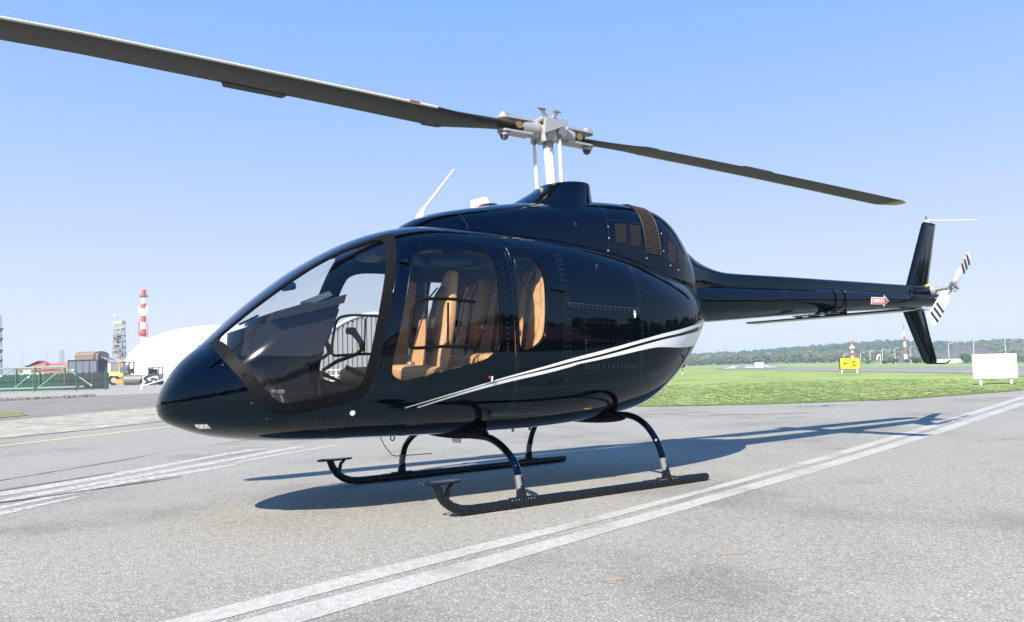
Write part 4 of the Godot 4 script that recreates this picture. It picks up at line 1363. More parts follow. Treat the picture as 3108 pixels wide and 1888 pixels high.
func right_background() -> void:
	var o: Node3D
	var mb := MB.new()
	var T := -YAW
	# --- taxiway sign with arrow and letter C
	o = thing("taxiway_sign", "yellow taxiway sign with a left arrow and letter C standing in the grass", "sign", on_ground(45.5, -26.4) + Vector3(0, 0.04, 0), "", T)
	mb.box(Vector3(0, 0.60, -0.06), Vector3(1.44, 0.84, 0.16), Basis(), 0.03); put("housing", mb, M.sign_rim, o)
	mb = MB.new(); mb.box(Vector3(0, 0.60, 0.03), Vector3(1.34, 0.75, 0.03), Basis(), 0.01); var face := put("face", mb, M.sign_yellow, o)
	mb = MB.new()
	var arc := []
	for k in 17:
		var g := deg_to_rad(52.0 + 256.0 * k / 16.0)
		arc.append(Vector3(0.30 + 0.115 * cos(g), 0.60 + 0.155 * sin(g), 0.055))
	mb.tube(arc, 0.036, 6, true, 1.0); put("letter", mb, M.sign_black, face)
	mb = MB.new()
	mb.box(Vector3(-0.28, 0.61, 0.052), Vector3(0.36, 0.05, 0.012))
	for s in [-1.0, 1.0]:
		mb.box(Vector3(-0.395, 0.61 + s * 0.06, 0.054), Vector3(0.18, 0.048, 0.012), Basis(Vector3(0, 0, 1), s * 0.75))
	put("arrow", mb, M.sign_black, face)
	for x in [-0.57, 0.52]:
		mb = MB.new(); mb.box(Vector3(x, 0.07, -0.06), Vector3(0.09, 0.28, 0.06), Basis(), 0.01); put("leg", mb, M.painted_white, o)
	# --- big white board
	o = thing("white_board", "large blank white board on two short legs, nearest sign at the right edge", "board", on_ground(23.85, -7.1), "", T - 0.06)
	var bt := Basis(Vector3(0, 0, 1), -0.004)
	mb = MB.new(); mb.box(Vector3(0, 0.60, 0), Vector3(1.45, 0.83, 0.05), bt, 0.006); put("panel", mb, M.painted_white, o)
	for x in [-0.48, 0.53]:
		mb = MB.new(); mb.box(Vector3(x, 0.45, -0.045), Vector3(0.075, 1.0, 0.035), Basis(), 0.005); put("leg", mb, M.painted_white, o)
		mb = MB.new(); mb.box(Vector3(x - 0.12, 0.60, 0.0275), Vector3(0.012, 0.81, 0.006)); put("seam_strip", mb, M.notice_white, o)
	# --- far small board
	o = thing("small_white_board", "small white board far off beside the runway markings", "board", on_ground(86.3, -66.9) - Vector3(0, 0.03, 0), "", T)
	mb = MB.new(); mb.box(Vector3(0, 0.48, 0), Vector3(1.25, 0.78, 0.1), Basis(), 0.01); put("panel", mb, M.painted_white, o)
	mb = MB.new(); mb.box(Vector3(-0.3, 0.07, 0.02), Vector3(0.12, 0.16, 0.1)); put("leg", mb, M.machine_black, o)
	mb = MB.new(); mb.box(Vector3(0.35, 0.07, 0.02), Vector3(0.12, 0.16, 0.1)); put("leg", mb, M.painted_white, o)
	# --- red and white masts
	o = thing("striped_mast", "short red and white striped mast rising behind the yellow taxiway sign", "mast", on_ground(143.5, -88.8), "", T)
	var cuts := [[0.0, 1.8, 1], [1.8, 2.5, 0], [2.5, 2.85, 1], [2.85, 3.4, 0], [3.4, 4.2, 1], [4.2, 4.9, 0]]
	for k in cuts.size():
		mb = MB.new(); lattice(mb, 0.62 if k == 0 else 0.30, 0.34 if k < 3 else 0.24, cuts[k][0], cuts[k][1], 2, 0.055); put("section", mb, M.painted_white if cuts[k][2] else M.faded_red, o)
	mb = MB.new(); mb.ball(Vector3(-0.35, 3.5, 0), Vector3(0.28, 0.2, 0.2), 6); mb.ball(Vector3(0.38, 3.55, 0), Vector3(0.28, 0.2, 0.2), 6); put("dish", mb, M.painted_white, o)
	o = thing("tall_striped_mast", "taller red and white striped mast with aerials, left of the lower tail fin", "mast", on_ground(191.9, -104.7), "", T)
	cuts = [[0.0, 2.4, 1], [2.4, 4.2, 0], [4.2, 5.6, 1], [5.6, 7.0, 0], [7.0, 8.6, 1]]
	for k in cuts.size():
		mb = MB.new(); lattice(mb, 0.52 - 0.07 * k, 0.45 - 0.07 * k, cuts[k][0], cuts[k][1], 3, 0.06); put("section", mb, M.painted_white if cuts[k][2] else M.faded_red, o)
	mb = MB.new(); mb.cyl(Vector3(0, 8.5, 0), Vector3(0, 9.9, 0), 0.07, 5); put("tip_aerial", mb, M.tower_dark, o)
	mb = MB.new()
	for k in 5:
		mb.cyl(Vector3(0, 6.3 + k * 0.35, 0), Vector3(-0.9 + 0.1 * k, 6.3 + k * 0.35, 0), 0.035, 4)
		mb.cyl(Vector3(-0.8, 6.1 + k * 0.35, 0), Vector3(-0.8, 6.5 + k * 0.35, 0), 0.03, 4)
	put("side_aerials", mb, M.lamp_grey, o)
	# --- lamp posts
	var lamps := [[178.58, -113.7, 3.16, "shortest lamp post, left of the yellow sign's striped mast"], [182.2, -111.3, 3.38, "lamp post just right of the yellow sign"], [184.3, -109.9, 3.87, "lamp post between the yellow sign and the windsock"], [186.9, -108.1, 4.13, "lamp post directly behind the windsock"], [189.7, -106.3, 4.37, "lamp post right of the windsock before the slag heap"], [193.2, -104.1, 4.61, "lamp post beside the taller striped mast"], [201.4, -98.5, 5.23, "lamp post between the lower tail fin and the white board"], [206.8, -94.8, 5.84, "lamp post at the left edge of the white board"], [213.6, -90.2, 6.29, "tallest lamp post behind the white board"]]
	for l in lamps:
		var b := on_ground(l[0], l[1])
		o = thing("lamp_post", "slim grey " + l[3], "lamp post", b, "lamp posts along the far road", T)
		var hh: float = l[2] - b.y
		mb = MB.new(); mb.tube([Vector3(), Vector3(0, hh * 0.6, 0), Vector3(0, hh * 0.95, 0)], [0.085, 0.07, 0.06], 6); put("pole", mb, M.lamp_grey, o)
		mb = MB.new(); mb.tube([Vector3(0, hh * 0.94, 0), Vector3(0.12, hh * 0.985, 0), Vector3(0.45, hh, 0), Vector3(0.85, hh * 1.01, 0)], 0.055, 6); put("arm", mb, M.lamp_grey, o)
		mb = MB.new(); mb.box(Vector3(0.95, hh * 1.01, 0), Vector3(0.45, 0.10, 0.2), Basis(), 0.02); put("lamp_head", mb, M.lamp_grey, o)
	# --- windsock
	o = thing("windsock", "limp white windsock hanging from a banded pole", "windsock", on_ground(110.3, -62.85), "", T)
	mb = MB.new(); mb.cyl(Vector3(), Vector3(0, 1.78, 0), 0.055, 8); put("pole", mb, M.lamp_grey, o)
	for k in 5:
		mb = MB.new(); mb.cyl(Vector3(0, k * 0.14, 0), Vector3(0, k * 0.14 + 0.14, 0), 0.065, 8); put("band", mb, M.painted_white if k % 2 else M.sign_black, o)
	mb = MB.new(); mb.tube([Vector3(0.02, 1.68, 0), Vector3(-0.25, 1.66, 0), Vector3(-0.42, 1.45, 0), Vector3(-0.5, 1.1, 0), Vector3(-0.55, 0.85, 0)], [0.13, 0.15, 0.14, 0.11, 0.07], 10); put("sock", mb, M.painted_white, o)
	# --- bushes
	var bushes := [[158.6, -91.0, 2.0, 1.2, "dark green bush just left of the windsock's lamp post"], [160.4, -89.9, 2.9, 1.5, "wide dark green bush right of the windsock"], [162.8, -88.3, 2.0, 1.2, "small dark bush left of the taller striped mast's foot"], [164.5, -87.2, 3.0, 1.9, "tall dark green bush beside the lower tail fin"], [173.9, -80.9, 4.0, 2.6, "largest dark bush, left of the white board"], [155.8, -92.9, 1.7, 1.1, "small green bush right of the yellow sign"], [176.5, -77.0, 3.2, 1.9, "dark green bush at the right edge behind the white board"]]
	for k in bushes.size():
		var b: Array = bushes[k]
		leafy_bush("bush", b[4], Vector3(b[0], 0, b[1]), b[2], b[3], Color(0.055, 0.095, 0.035), 20 + k, "bushes before the slag heap")
	# --- low white wall and fences
	o = thing("low_wall", "low white wall behind the lower tail fin", "wall", on_ground(188.8, -95.0), "", T)
	mb = MB.new(); mb.box(Vector3(3.0, 0.45, 0), Vector3(6.4, 0.95, 0.3), Basis(), 0.02); put("wall", mb, M.painted_white, o)
	mb = MB.new(); mb.box(Vector3(3.0, 0.94, 0), Vector3(6.5, 0.06, 0.4)); put("coping", mb, M.lamp_grey, o)
	for p in [[167.3, -79.3, 3.2, "green mesh fence left of the white board"], [149.5, -91.1, 3.0, "green mesh fence right of the yellow sign"], [172.0, -76.0, 9.0, "long green mesh fence passing behind the white board"]]:
		o = thing("mesh_fence", p[3], "fence", on_ground(p[0], p[1]), "", T)
		mb = MB.new()
		for k in int(p[2] / 0.12):
			mb.cyl(Vector3(k * 0.12, 0.02, 0), Vector3(k * 0.12, 0.95, 0), 0.022, 4)
		for k in 4:
			mb.cyl(Vector3(0, 0.1 + 0.28 * k, 0), Vector3(p[2], 0.1 + 0.28 * k, 0), 0.022, 4)
		put("mesh_panel", mb, M.gate_green, o).set_meta("kind", "stuff")
		for k in int(p[2] / 1.5) + 1:
			mb = MB.new(); mb.box(Vector3(k * 1.5, 0.5, 0), Vector3(0.07, 1.05, 0.07)); put("post", mb, M.gate_green, o)
	# --- slag heap
	var heap := MB.new()
	var nf := FastNoiseLite.new()
	nf.seed = 12
	nf.frequency = 0.09
	var hf := func(s: float, t: float) -> Vector3:
		var x := -12.0 + 42.0 * s
		var z := -9.0 + 18.0 * t
		var y := 4.6 * exp(-pow((x - 15.0) / 8.5, 2.0)) + 3.6 * exp(-pow((x - 2.0) / 6.5, 2.0)) + 3.2 * exp(-pow((x - 23.0) / 6.0, 2.0))
		y *= exp(-pow(z / 5.5, 2.0))
		y += nf.get_noise_2d(x * 3.0, z * 3.0) * 0.35 - 0.6
		return Vector3(x, y, z)
	heap.sheet(hf, 60, 24, -1.0)
	var hp := ground_piece("slag_heap", heap, M.slag)
	hp.position = Vector3(221.0, 0.15, -121.0)
	hp.rotation.y = T
	# --- lone sapling in the grass
	o = thing("sapling", "young tree with a round dark crown and white guard, beside the helicopter's tail end", "tree", on_ground(47.5, -44.4))
	mb = MB.new(); mb.tube([Vector3(), Vector3(0.02, 0.6, 0), Vector3(-0.02, 1.2, 0.03)], [0.035, 0.028, 0.015], 6); put("trunk", mb, M.bark, o)
	mb = MB.new(); mb.cyl(Vector3(0, 0, 0), Vector3(0, 0.22, 0), 0.06, 8); put("trunk_guard", mb, M.painted_white, o)
	mb = MB.new()
	var rs := RandomNumberGenerator.new(); rs.seed = 44
	for k in 6:
		leaf_cloud(mb, Vector3(rs.randf_range(-0.45, 0.35), 0.85 + rs.randf_range(-0.15, 0.4), rs.randf_range(-0.3, 0.3)), Vector3(0.36, 0.28, 0.34), 130, 0.05, Color(0.035, 0.065, 0.022), Color(0.075, 0.13, 0.04), rs)
	put("crown", mb, M.leaves, o)
	woodland()


func woodland() -> void:
	var r := RandomNumberGenerator.new()
	r.seed = 17
	# four crowns, each an uneven heap of leaf clumps on a short trunk, about 1 m high and scaled up
	var crowns := []
	for v in 4:
		var mb := MB.new()
		mb.colored = true
		for k in 7:
			var p := Vector3(r.randf_range(-0.28, 0.28), r.randf_range(0.42, 0.86), r.randf_range(-0.28, 0.28))
			p.x *= 1.25 - p.y * 0.5
			p.z *= 1.25 - p.y * 0.5
			leaf_cloud(mb, p, Vector3.ONE * r.randf_range(0.15, 0.24), 46, 0.036, Color(0.72, 0.74, 0.72), Color(1.25, 1.22, 1.12), r)
		mb.tint = Color(0.5, 0.42, 0.36)
		mb.cyl(Vector3(0, -0.1, 0), Vector3(0, 0.6, 0), 0.035, 5, 0.02)
		crowns.append(mb.mesh(M.leaves))
	# the low rise the wood stands on
	var rise := MB.new()
	var fr := func(s: float, t: float) -> Vector3:
		var az := deg_to_rad(35.0 + 50.0 * s)
		var d := 340.0 + 420.0 * t
		var x := EYE.x + d * sin(az)
		var z := EYE.z - d * cos(az)
		return Vector3(x, wood_floor(x, z, rad_to_deg(az), d), z)
	rise.sheet(fr, 50, 20, -1.0)
	ground_piece("wooded_rise", rise, M.grass_ground)
	var lists := [PackedFloat32Array(), PackedFloat32Array(), PackedFloat32Array(), PackedFloat32Array()]
	var plant := func(x: float, y: float, z: float, w: float, hgt: float, c: Color) -> void:
		var a := r.randf_range(0, TAU)
		var k := r.randi_range(0, 3)
		lists[k].append_array(PackedFloat32Array([cos(a) * w, 0, sin(a) * w, x, 0, hgt, 0, y, -sin(a) * w, 0, cos(a) * w, z, c.r, c.g, c.b, 1.0]))
	# near scrub row by row, then the wood climbing the rise
	for i in 3400:
		var az := r.randf_range(40.0, 72.0)
		var t := r.randf()
		var d := 345.0 + 330.0 * pow(t, 1.25)
		if d < 400.0 and az > 57.0 and az < 61.5 and r.randf() < 0.75:
			continue
		var x := EYE.x + d * sin(deg_to_rad(az))
		var z := EYE.z - d * cos(deg_to_rad(az))
		var y := wood_floor(x, z, az, d)
		var hgt := r.randf_range(3.0, 5.0) if d < 400.0 else r.randf_range(4.0, 6.5)
		var c := Color(0.075, 0.105, 0.042)
		if d < 430.0:
			c = c.lerp(Color(0.165, 0.165, 0.082), r.randf() * 0.9) if r.randf() < 0.6 else c.lerp(Color(0.05, 0.085, 0.035), r.randf())
			if az > 55.0 and az < 58.5:
				c = c.lerp(Color(0.15, 0.13, 0.075), r.randf())
		else:
			c = c.lerp(Color(0.035, 0.075, 0.035), r.randf_range(0.2, 1.0))
			if az > 63.0:
				c = c.lerp(Color(0.15, 0.16, 0.06), r.randf() * 0.8)
		plant.call(x, y - 0.3, z, hgt * r.randf_range(0.75, 1.15), hgt, c * r.randf_range(1.0, 1.5))
	# the tree lines behind the photographer and to the left, that the paint mirrors
	for i in 700:
		var az := r.randf_range(85.0, 330.0)
		var d := r.randf_range(75.0, 150.0)
		var x := EYE.x + d * sin(deg_to_rad(az))
		var z := EYE.z - d * cos(deg_to_rad(az))
		var hgt := r.randf_range(5.0, 12.0)
		plant.call(x, -0.3, z, hgt * r.randf_range(0.8, 1.1), hgt, Color(0.05, 0.08, 0.035) * r.randf_range(0.7, 1.3))
	for k in 4:
		var mm := MultiMesh.new()
		mm.transform_format = MultiMesh.TRANSFORM_3D
		mm.use_colors = true
		mm.mesh = crowns[k]
		mm.instance_count = lists[k].size() / 16
		mm.buffer = lists[k]
		var o := MultiMeshInstance3D.new()
		o.name = numbered("woodland")
		o.multimesh = mm
		add_child(o)
		tag(o, ["mixed green and olive wood along the skyline on the right", "paler scrubby trees mingled through the wood on the right", "darker rounded trees mingled through the wood on the right", "taller green trees mingled through the wood on the right"][k], "woodland", "", "stuff")


func wood_floor(x: float, z: float, az: float, d: float) -> float:
	var lift: float = table([[35, 5.0], [46, 4.2], [50, 4.6], [53.0, 6.2], [55.5, 8.2], [58, 9.6], [60.5, 10.8], [62.5, 9.0], [64, 8.5], [66, 10.0], [70, 10.5], [85, 9]], az)
	return height(x, z) + lift * smoothstep(370.0, 620.0, d) - 0.2


func behind_the_camera() -> void:
	# a long low red brick workshop on the far side of the apron: the paint of the helicopter mirrors it
	var o := thing("brick_workshop", "long low red brick workshop with grey doors across the apron", "building", Vector3(34, 0, 62), "", PI)
	var mb := MB.new(); mb.box(Vector3(0, 2.1, 0), Vector3(34, 4.2, 10)); put("wall", mb, M.brick_red, o)
	mb = MB.new(); mb.prism(PackedVector2Array([Vector2(-5.6, 4.15), Vector2(5.6, 4.15), Vector2(0, 6.4)]), 35.0, Transform3D(Basis(Vector3.UP, PI * 0.5), Vector3())); put("roof", mb, M.roof_red, o)
	for k in 5:
		mb = MB.new(); mb.box(Vector3(-12.0 + 6.0 * k, 1.6, 5.03), Vector3(3.4, 3.2, 0.1), Basis(), 0.02); put("door", mb, M.slate_dark, o)


# ---------------------------------------------------------------- the helicopter
const HULL := [
	[-3.36, 0.80, 0.80, 0.80, 0.0, 2.0, 2.0], [-3.33, 0.715, 0.92, 0.82, 0.16, 2.0, 2.0], [-3.22, 0.65, 1.095, 0.84, 0.32, 2.0, 2.0],
	[-3.03, 0.585, 1.265, 0.87, 0.49, 2.1, 2.1], [-2.75, 0.54, 1.53, 0.93, 0.63, 2.2, 2.2], [-2.40, 0.515, 1.80, 1.05, 0.715, 2.4, 2.3],
	[-2.00, 0.505, 2.02, 1.15, 0.755, 2.7, 2.5], [-1.60, 0.495, 2.13, 1.2, 0.77, 3.2, 2.6], [-1.15, 0.49, 2.15, 1.2, 0.775, 3.5, 2.7],
	[-0.6, 0.485, 2.14, 1.2, 0.775, 3.5, 2.7], [-0.1, 0.50, 2.12, 1.22, 0.765, 3.3, 2.6], [0.4, 0.54, 2.07, 1.27, 0.74, 2.9, 2.4],
	[0.85, 0.628, 1.99, 1.34, 0.67, 2.5, 2.2], [1.25, 0.87, 1.90, 1.42, 0.545, 2.2, 2.1], [1.53, 1.17, 1.80, 1.47, 0.39, 2.0, 2.0],
	[1.70, 1.37, 1.71, 1.50, 0.25, 2.0, 2.0], [1.80, 1.46, 1.63, 1.52, 0.13, 2.0, 2.0], [1.82, 1.52, 1.52, 1.52, 0.0, 2.0, 2.0]]
const COWL := [
	[-1.72, 1.85, 2.02, 1.90, 0.02, 2.2, 4.0], [-1.62, 1.80, 2.12, 1.90, 0.20, 2.3, 4.0], [-1.42, 1.75, 2.25, 1.90, 0.38, 2.5, 4.0],
	[-1.10, 1.75, 2.335, 1.90, 0.47, 2.8, 4.0], [-0.60, 1.75, 2.43, 1.90, 0.48, 3.0, 4.0], [-0.10, 1.75, 2.50, 1.90, 0.47, 3.0, 4.0],
	[0.30, 1.75, 2.54, 1.90, 0.46, 3.0, 4.0], [0.65, 1.72, 2.555, 1.90, 0.455, 3.0, 4.0], [0.98, 1.70, 2.535, 1.88, 0.445, 3.0, 4.0],
	[1.20, 1.66, 2.47, 1.85, 0.41, 2.9, 4.0], [1.38, 1.62, 2.34, 1.82, 0.355, 2.7, 3.0], [1.54, 1.58, 2.17, 1.78, 0.285, 2.4, 3.0],
	[1.66, 1.56, 1.97, 1.72, 0.19, 2.2, 3.0], [1.70, 1.60, 1.72, 1.66, 0.06, 2.0, 2.0]]
const GLASS := [3.00, 69.2, 3.17, 47.3, 3.24, 34.4, 3.46, 18.7, 3.63, 7.6, 3.83, -4.4, 4.02, -15.7, 4.18, -20.1, 4.41, -20.7, 4.79, -21.1, 5.31, -20.4, 5.47, -19.5, 5.55, -15.1, 5.61, -5.6, 5.73, 8.4, 5.87, 22.5, 6.01, 34.1, 6.14, 45.7, 6.24, 56.8, 5.81, 59.8, 5.32, 63.8, 4.45, 65.2, 3.58, 67.5]
const STRIP := [2.80, 70.8, 2.95, 40.7, 3.11, 25.2, 3.32, 11.3, 3.63, -8.7, 3.83, -20.3, 3.99, -26.4, 4.22, -31.4, 4.45, -31.7, 4.83, -30.7, 5.37, -29.5, 5.57, -26.4, 5.66, -20.9, 5.78, -6.9, 5.93, 9.9, 6.10, 25.8, 6.28, 40.1, 6.39, 49.6, 6.48, 60.5]
const BOLTS := [2.89, 68.2, 3.06, 39.0, 3.41, 12.8, 3.79, -9.8, 4.32, -26.1, 4.67, -25.7, 5.01, -25.1, 5.34, -24.4, 5.61, -15.1, 5.73, 1.8, 5.85, 13.8, 6.00, 25.1, 6.16, 36.9, 6.24, 43.5, 6.32, 50.7, 6.39, 58.0]
const FRONT_DOOR := [6.36, 42.7, 6.30, 36.9, 6.09, 24.4, 5.91, 7.8, 5.79, -8.5, 5.73, -15.0, 5.69, -24.4, 5.70, -30.9, 5.79, -37.2, 5.93, -40.0, 6.42, -41.5, 7.50, -41.3, 8.25, -40.6, 8.36, -39.6, 8.33, -26.9, 8.32, -14.4, 8.32, 9.0, 8.32, 26.7, 8.30, 35.9, 8.29, 40.8, 8.22, 43.0, 7.59, 45.3, 6.85, 50.3, 6.65, 49.9, 6.48, 46.7]
const REAR_DOOR := [8.34, 42.4, 8.35, 40.5, 8.36, 36.0, 8.38, 26.8, 8.38, 9.1, 8.37, -14.4, 8.38, -26.9, 8.42, -39.8, 8.52, -40.6, 9.08, -40.7, 9.17, -36.4, 9.17, -28.2, 9.17, -11.7, 9.19, 18.6, 9.20, 32.0, 9.19, 37.5, 9.14, 41.6, 9.05, 43.0, 8.67, 43.3]
const FRONT_WINDOW := [6.64, 41.2, 6.51, 35.4, 6.40, 26.3, 6.28, 16.5, 6.18, 7.6, 6.05, -6.0, 6.03, -12.6, 6.04, -15.6, 6.12, -18.3, 6.23, -20.2, 6.37, -21.2, 6.56, -20.2, 7.09, -17.0, 7.82, -11.7, 8.00, -7.2, 8.09, -0.8, 8.10, 11.4, 8.11, 23.5, 8.11, 33.6, 8.09, 38.2, 7.34, 39.5]
const REAR_WINDOW := [8.44, 38.6, 8.42, 36.8, 8.40, 23.8, 8.40, 11.6, 8.40, 0.7, 8.41, -3.4, 8.46, -5.4, 8.56, -4.7, 8.68, -2.6, 8.81, 1.4, 8.86, 5.4, 8.89, 18.4, 8.91, 29.6, 8.85, 35.3, 8.73, 38.5, 8.54, 39.0]


func both(mb: MB) -> MB:
	var o := MB.new()
	o.add(mb)
	o.add(mb.mirror_z())
	return o


# round bead along the closed outline of a panel
func outline_line(mb: MB, hull: Loft, poly: PackedVector2Array, width: float) -> void:
	var pts := []
	for k in poly.size() + 1:
		var e := poly[k % poly.size()]
		pts.append(hull.at(e.x, e.y * 20.0)[0])
	mb.tube(pts, width * 0.5, 6, false)


func open_curve(l: Array, rounds := 2) -> Array:
	var p := []
	for i in range(0, l.size(), 2):
		p.append(Vector2(l[i], l[i + 1]))
	for k in rounds:
		var o := [p[0]]
		for i in p.size() - 1:
			o.append(p[i].lerp(p[i + 1], 0.25))
			o.append(p[i].lerp(p[i + 1], 0.75))
		o.append(p[-1])
		p = o
	return p


func helicopter() -> void:
	var h := thing("helicopter", "glossy black single-engine helicopter with tan seats and white side stripes, parked on the apron", "helicopter")
	var hull := Loft.new()
	hull.T = HULL
	var cowl := Loft.new()
	cowl.T = COWL
	var glass := poly_of(GLASS)
	var strip_list := STRIP.duplicate()
	# the strip's outline runs back along the glass's upper edge
	strip_list.append_array([6.24, 60.9, 5.81, 62.8, 5.32, 66.6, 4.45, 68.0, 3.58, 70.2])
	var strip := poly_of(strip_list)
	var fdoor := poly_of(FRONT_DOOR)
	var rdoor := poly_of(REAR_DOOR)
	var fwin := poly_of(FRONT_WINDOW)
	var rwin := poly_of(REAR_WINDOW)
	var mb := MB.new()
	# --- fuselage shell with openings for glass and doors
	hull.patch(mb, [], [glass, grown(fdoor, 0.008), grown(rdoor, 0.006)], 0.0, 0.1, 0.15)
	var shell := put("fuselage", both(mb), M.black_paint, h)
	for side in [1, -1]:
		var sided := func(m: MB) -> MB:
			return m if side > 0 else m.mirror_z()
		mb = MB.new()
		hull.patch(mb, [grown(glass, 0.012)], [], -0.004)
		put("windshield", sided.call(mb), M.windshield_glass, h)
		mb = MB.new()
		hull.patch(mb, [strip], [glass], 0.005)
		hull.rim(mb, strip, -0.004, 0.005)
		hull.rim(mb, glass, -0.012, 0.005, true)
		var fr := put("windshield_frame", sided.call(mb), M.satin_black, h)
		for i in range(0, BOLTS.size(), 2):
			mb = MB.new()
			var w := hull.at(BOLTS[i], BOLTS[i + 1])
			mb.stud(w[0] + w[1] * 0.005, w[1], 0.0105, 0.006, 8)
			put("bolt", sided.call(mb), M.satin_black, fr)
		# doors
		mb = MB.new()
		hull.patch(mb, [fdoor], [fwin], 0.0)
		hull.rim(mb, fwin, -0.035, 0.0, true)
		hull.rim(mb, fdoor, -0.03, 0.0)
		var d := put("front_door", sided.call(mb), M.black_paint, h)
		mb = MB.new()
		outline_line(mb, hull, fdoor, 0.005)
		outline_line(mb, hull, fwin, 0.004)
		put("door_seal", sided.call(mb), M.door_rubber, d)
		mb = MB.new()
		hull.patch(mb, [grown(fwin, 0.004)], [], -0.008)
		put("window", sided.call(mb), M.window_glass, d)
		mb = MB.new()
		var pts := []
		for e in open_curve([7.64, 17.2, 7.1, 18.4, 6.58, 19.3, 6.45, 16.8, 6.40, 9.0, 6.355, 3.0, 6.37, -1.4, 6.5, -2.4, 7.0, -2.9, 7.58, -3.3], 3):
			var w := hull.at(e.x, e.y)
			pts.append(w[0] + w[1] * 0.004)
		mb.tube(pts, 0.017, 8, true, 0.7)
		put("vent_window_frame", sided.call(mb), M.satin_black, d)
		mb = MB.new()
		var va := hull.at(7.13, 16.8)
		var vb := hull.at(7.10, -2.0)
		mb.cyl(va[0], vb[0], 0.008, 6)
		put("vent_divider", sided.call(mb), M.satin_black, d)
		mb = MB.new()
		hull.patch(mb, [rdoor], [rwin], 0.0)
		hull.rim(mb, rwin, -0.035, 0.0, true)
		hull.rim(mb, rdoor, -0.03, 0.0)
		var d2 := put("rear_door", sided.call(mb), M.black_paint, h)
		mb = MB.new()
		outline_line(mb, hull, rdoor, 0.005)
		outline_line(mb, hull, rwin, 0.004)
		put("door_seal", sided.call(mb), M.door_rubber, d2)
		mb = MB.new()
		hull.patch(mb, [grown(rwin, 0.004)], [], -0.008)
		put("window", sided.call(mb), M.window_glass, d2)
		# hinges, handle
		for g in [[6.30, 38.4, 6.44, 36.5, d], [5.72, -12.0, 5.88, -10.5, d], [9.01, 24.4, 9.22, 23.6, d2], [8.98, -25.2, 9.22, -25.6, d2]]:
			mb = MB.new()
			var w := hull.at(g[0], g[1])
			var x := hull.at(g[2], g[3])
			mb.tube([w[0] + w[1] * 0.012, x[0] + x[1] * 0.012], 0.011, 8)
			mb.ball(x[0] + x[1] * 0.016, Vector3.ONE * 0.017, 5)
			put("hinge", sided.call(mb), M.satin_black, g[4])
		mb = MB.new()
		var hb := hull.at(7.86, -21.5)
		var tang := Vector3(0, 1, 0).cross(hb[1]).normalized()
		var hbas := Basis(tang, hb[1].cross(tang).normalized(), hb[1])
		mb.box(hb[0], Vector3(0.085, 0.045, 0.02), hbas, 0.005)
		var hd := put("door_handle", sided.call(mb), M.satin_black, d)
		mb = MB.new(); mb.box(hb[0] + hb[1] * 0.012 + Vector3(0.012, 0.008, 0), Vector3(0.014, 0.016, 0.01), hbas, 0.003); put("red_mark", sided.call(mb), M.red_knob, hd)
		mb = MB.new(); mb.box(hb[0] + hb[1] * 0.012 + Vector3(0.034, -0.006, 0), Vector3(0.014, 0.04, 0.01), hbas, 0.003); put("white_mark", sided.call(mb), M.white_stripe, hd)
		# white stripes
		mb = MB.new()
		hull.band(mb, [6.38, -36.9, 7.40, -28.4, 8.36, -19.4, 9.23, -11.9, 10.02, -7.4, 10.88, -4.0, 11.76, -2.9, 13.1, -5.4, 14.2, -10.0], [6.39, -37.6, 7.40, -29.2, 8.37, -20.4, 9.23, -13.7, 10.02, -9.6, 10.88, -6.0, 11.76, -5.4, 12.96, -8.4, 14.1, -15.0], 0.0025)
		put("side_stripe", sided.call(mb), M.white_stripe, h)
		mb = MB.new()
		hull.band(mb, [6.62, -37.2, 7.46, -29.2, 8.37, -21.1, 9.25, -14.9, 9.64, -12.8, 10.88, -7.9, 11.81, -7.3, 12.76, -11.2, 13.9, -19.0], [6.64, -38.0, 7.46, -30.4, 8.37, -23.0, 9.26, -16.7, 9.64, -14.3, 10.88, -11.0, 11.63, -12.7, 12.71, -22.8, 13.7, -38.0], 0.0025)
		put("side_stripe", sided.call(mb), M.white_stripe, h)
	# --- small fittings on the shell
	mb = MB.new()
	for l in [[9.24, 41.0, 9.24, 20.0, 9.24, -10.0, 9.24, -39.0], [9.30, 41.0, 9.30, 20.0, 9.30, -10.0, 9.30, -39.0], [10.93, 41.0, 10.90, 18.0, 10.92, -22.0, 11.12, -52.0], [9.30, 18.1, 10.05, 16.5, 10.86, 14.9], [9.33, 17.0, 10.05, 15.3, 10.86, 13.7], [9.59, 9.3, 10.61, 7.1], [9.59, 9.3, 9.65, 0.0, 9.64, -9.0], [9.65, 0.0, 10.59, -3.4], [9.64, -16.1, 10.3, -18.0, 10.81, -20.5], [9.64, -17.8, 10.3, -19.8, 10.81, -22.3], [4.41, -39.3, 5.5, -43.2, 7.0, -44.6, 8.6, -44.8, 9.4, -46.0, 10.6, -47.0], [4.41, -41.0, 5.5, -45.4, 7.0, -47.0, 8.6, -47.4, 9.4, -48.6, 10.6, -50.0], [8.345, -3, 8.35, -20, 8.40, -40], [6.75, 42.6, 7.4, 41.2, 8.0, 40.0], [8.2, 34, 8.205, 10, 8.2, -6]]:
		hull.rivets(mb, l, 0.045 if l[1] != 42.6 else 0.16)
	hull.rivets(mb, [2.98, 30, 3.55, -14, 3.9, -33], 0.22, 0.006)
	var rv := put("rivets", both(mb), M.rivet_metal, h)
	rv.set_meta("kind", "stuff")
	mb = MB.new()
	for l in [[10.97, 44, 10.95, 18, 10.97, -24, 11.22, -56], [9.27, 18.6, 10.9, 15.4], [9.62, 1, 9.64, -16.5], [9.2, -40, 8.4, -46, 6.4, -46]]:
		hull.line(mb, l, 0.004, 0.001)
	put("panel_seams", both(mb), M.seam_grey, shell)
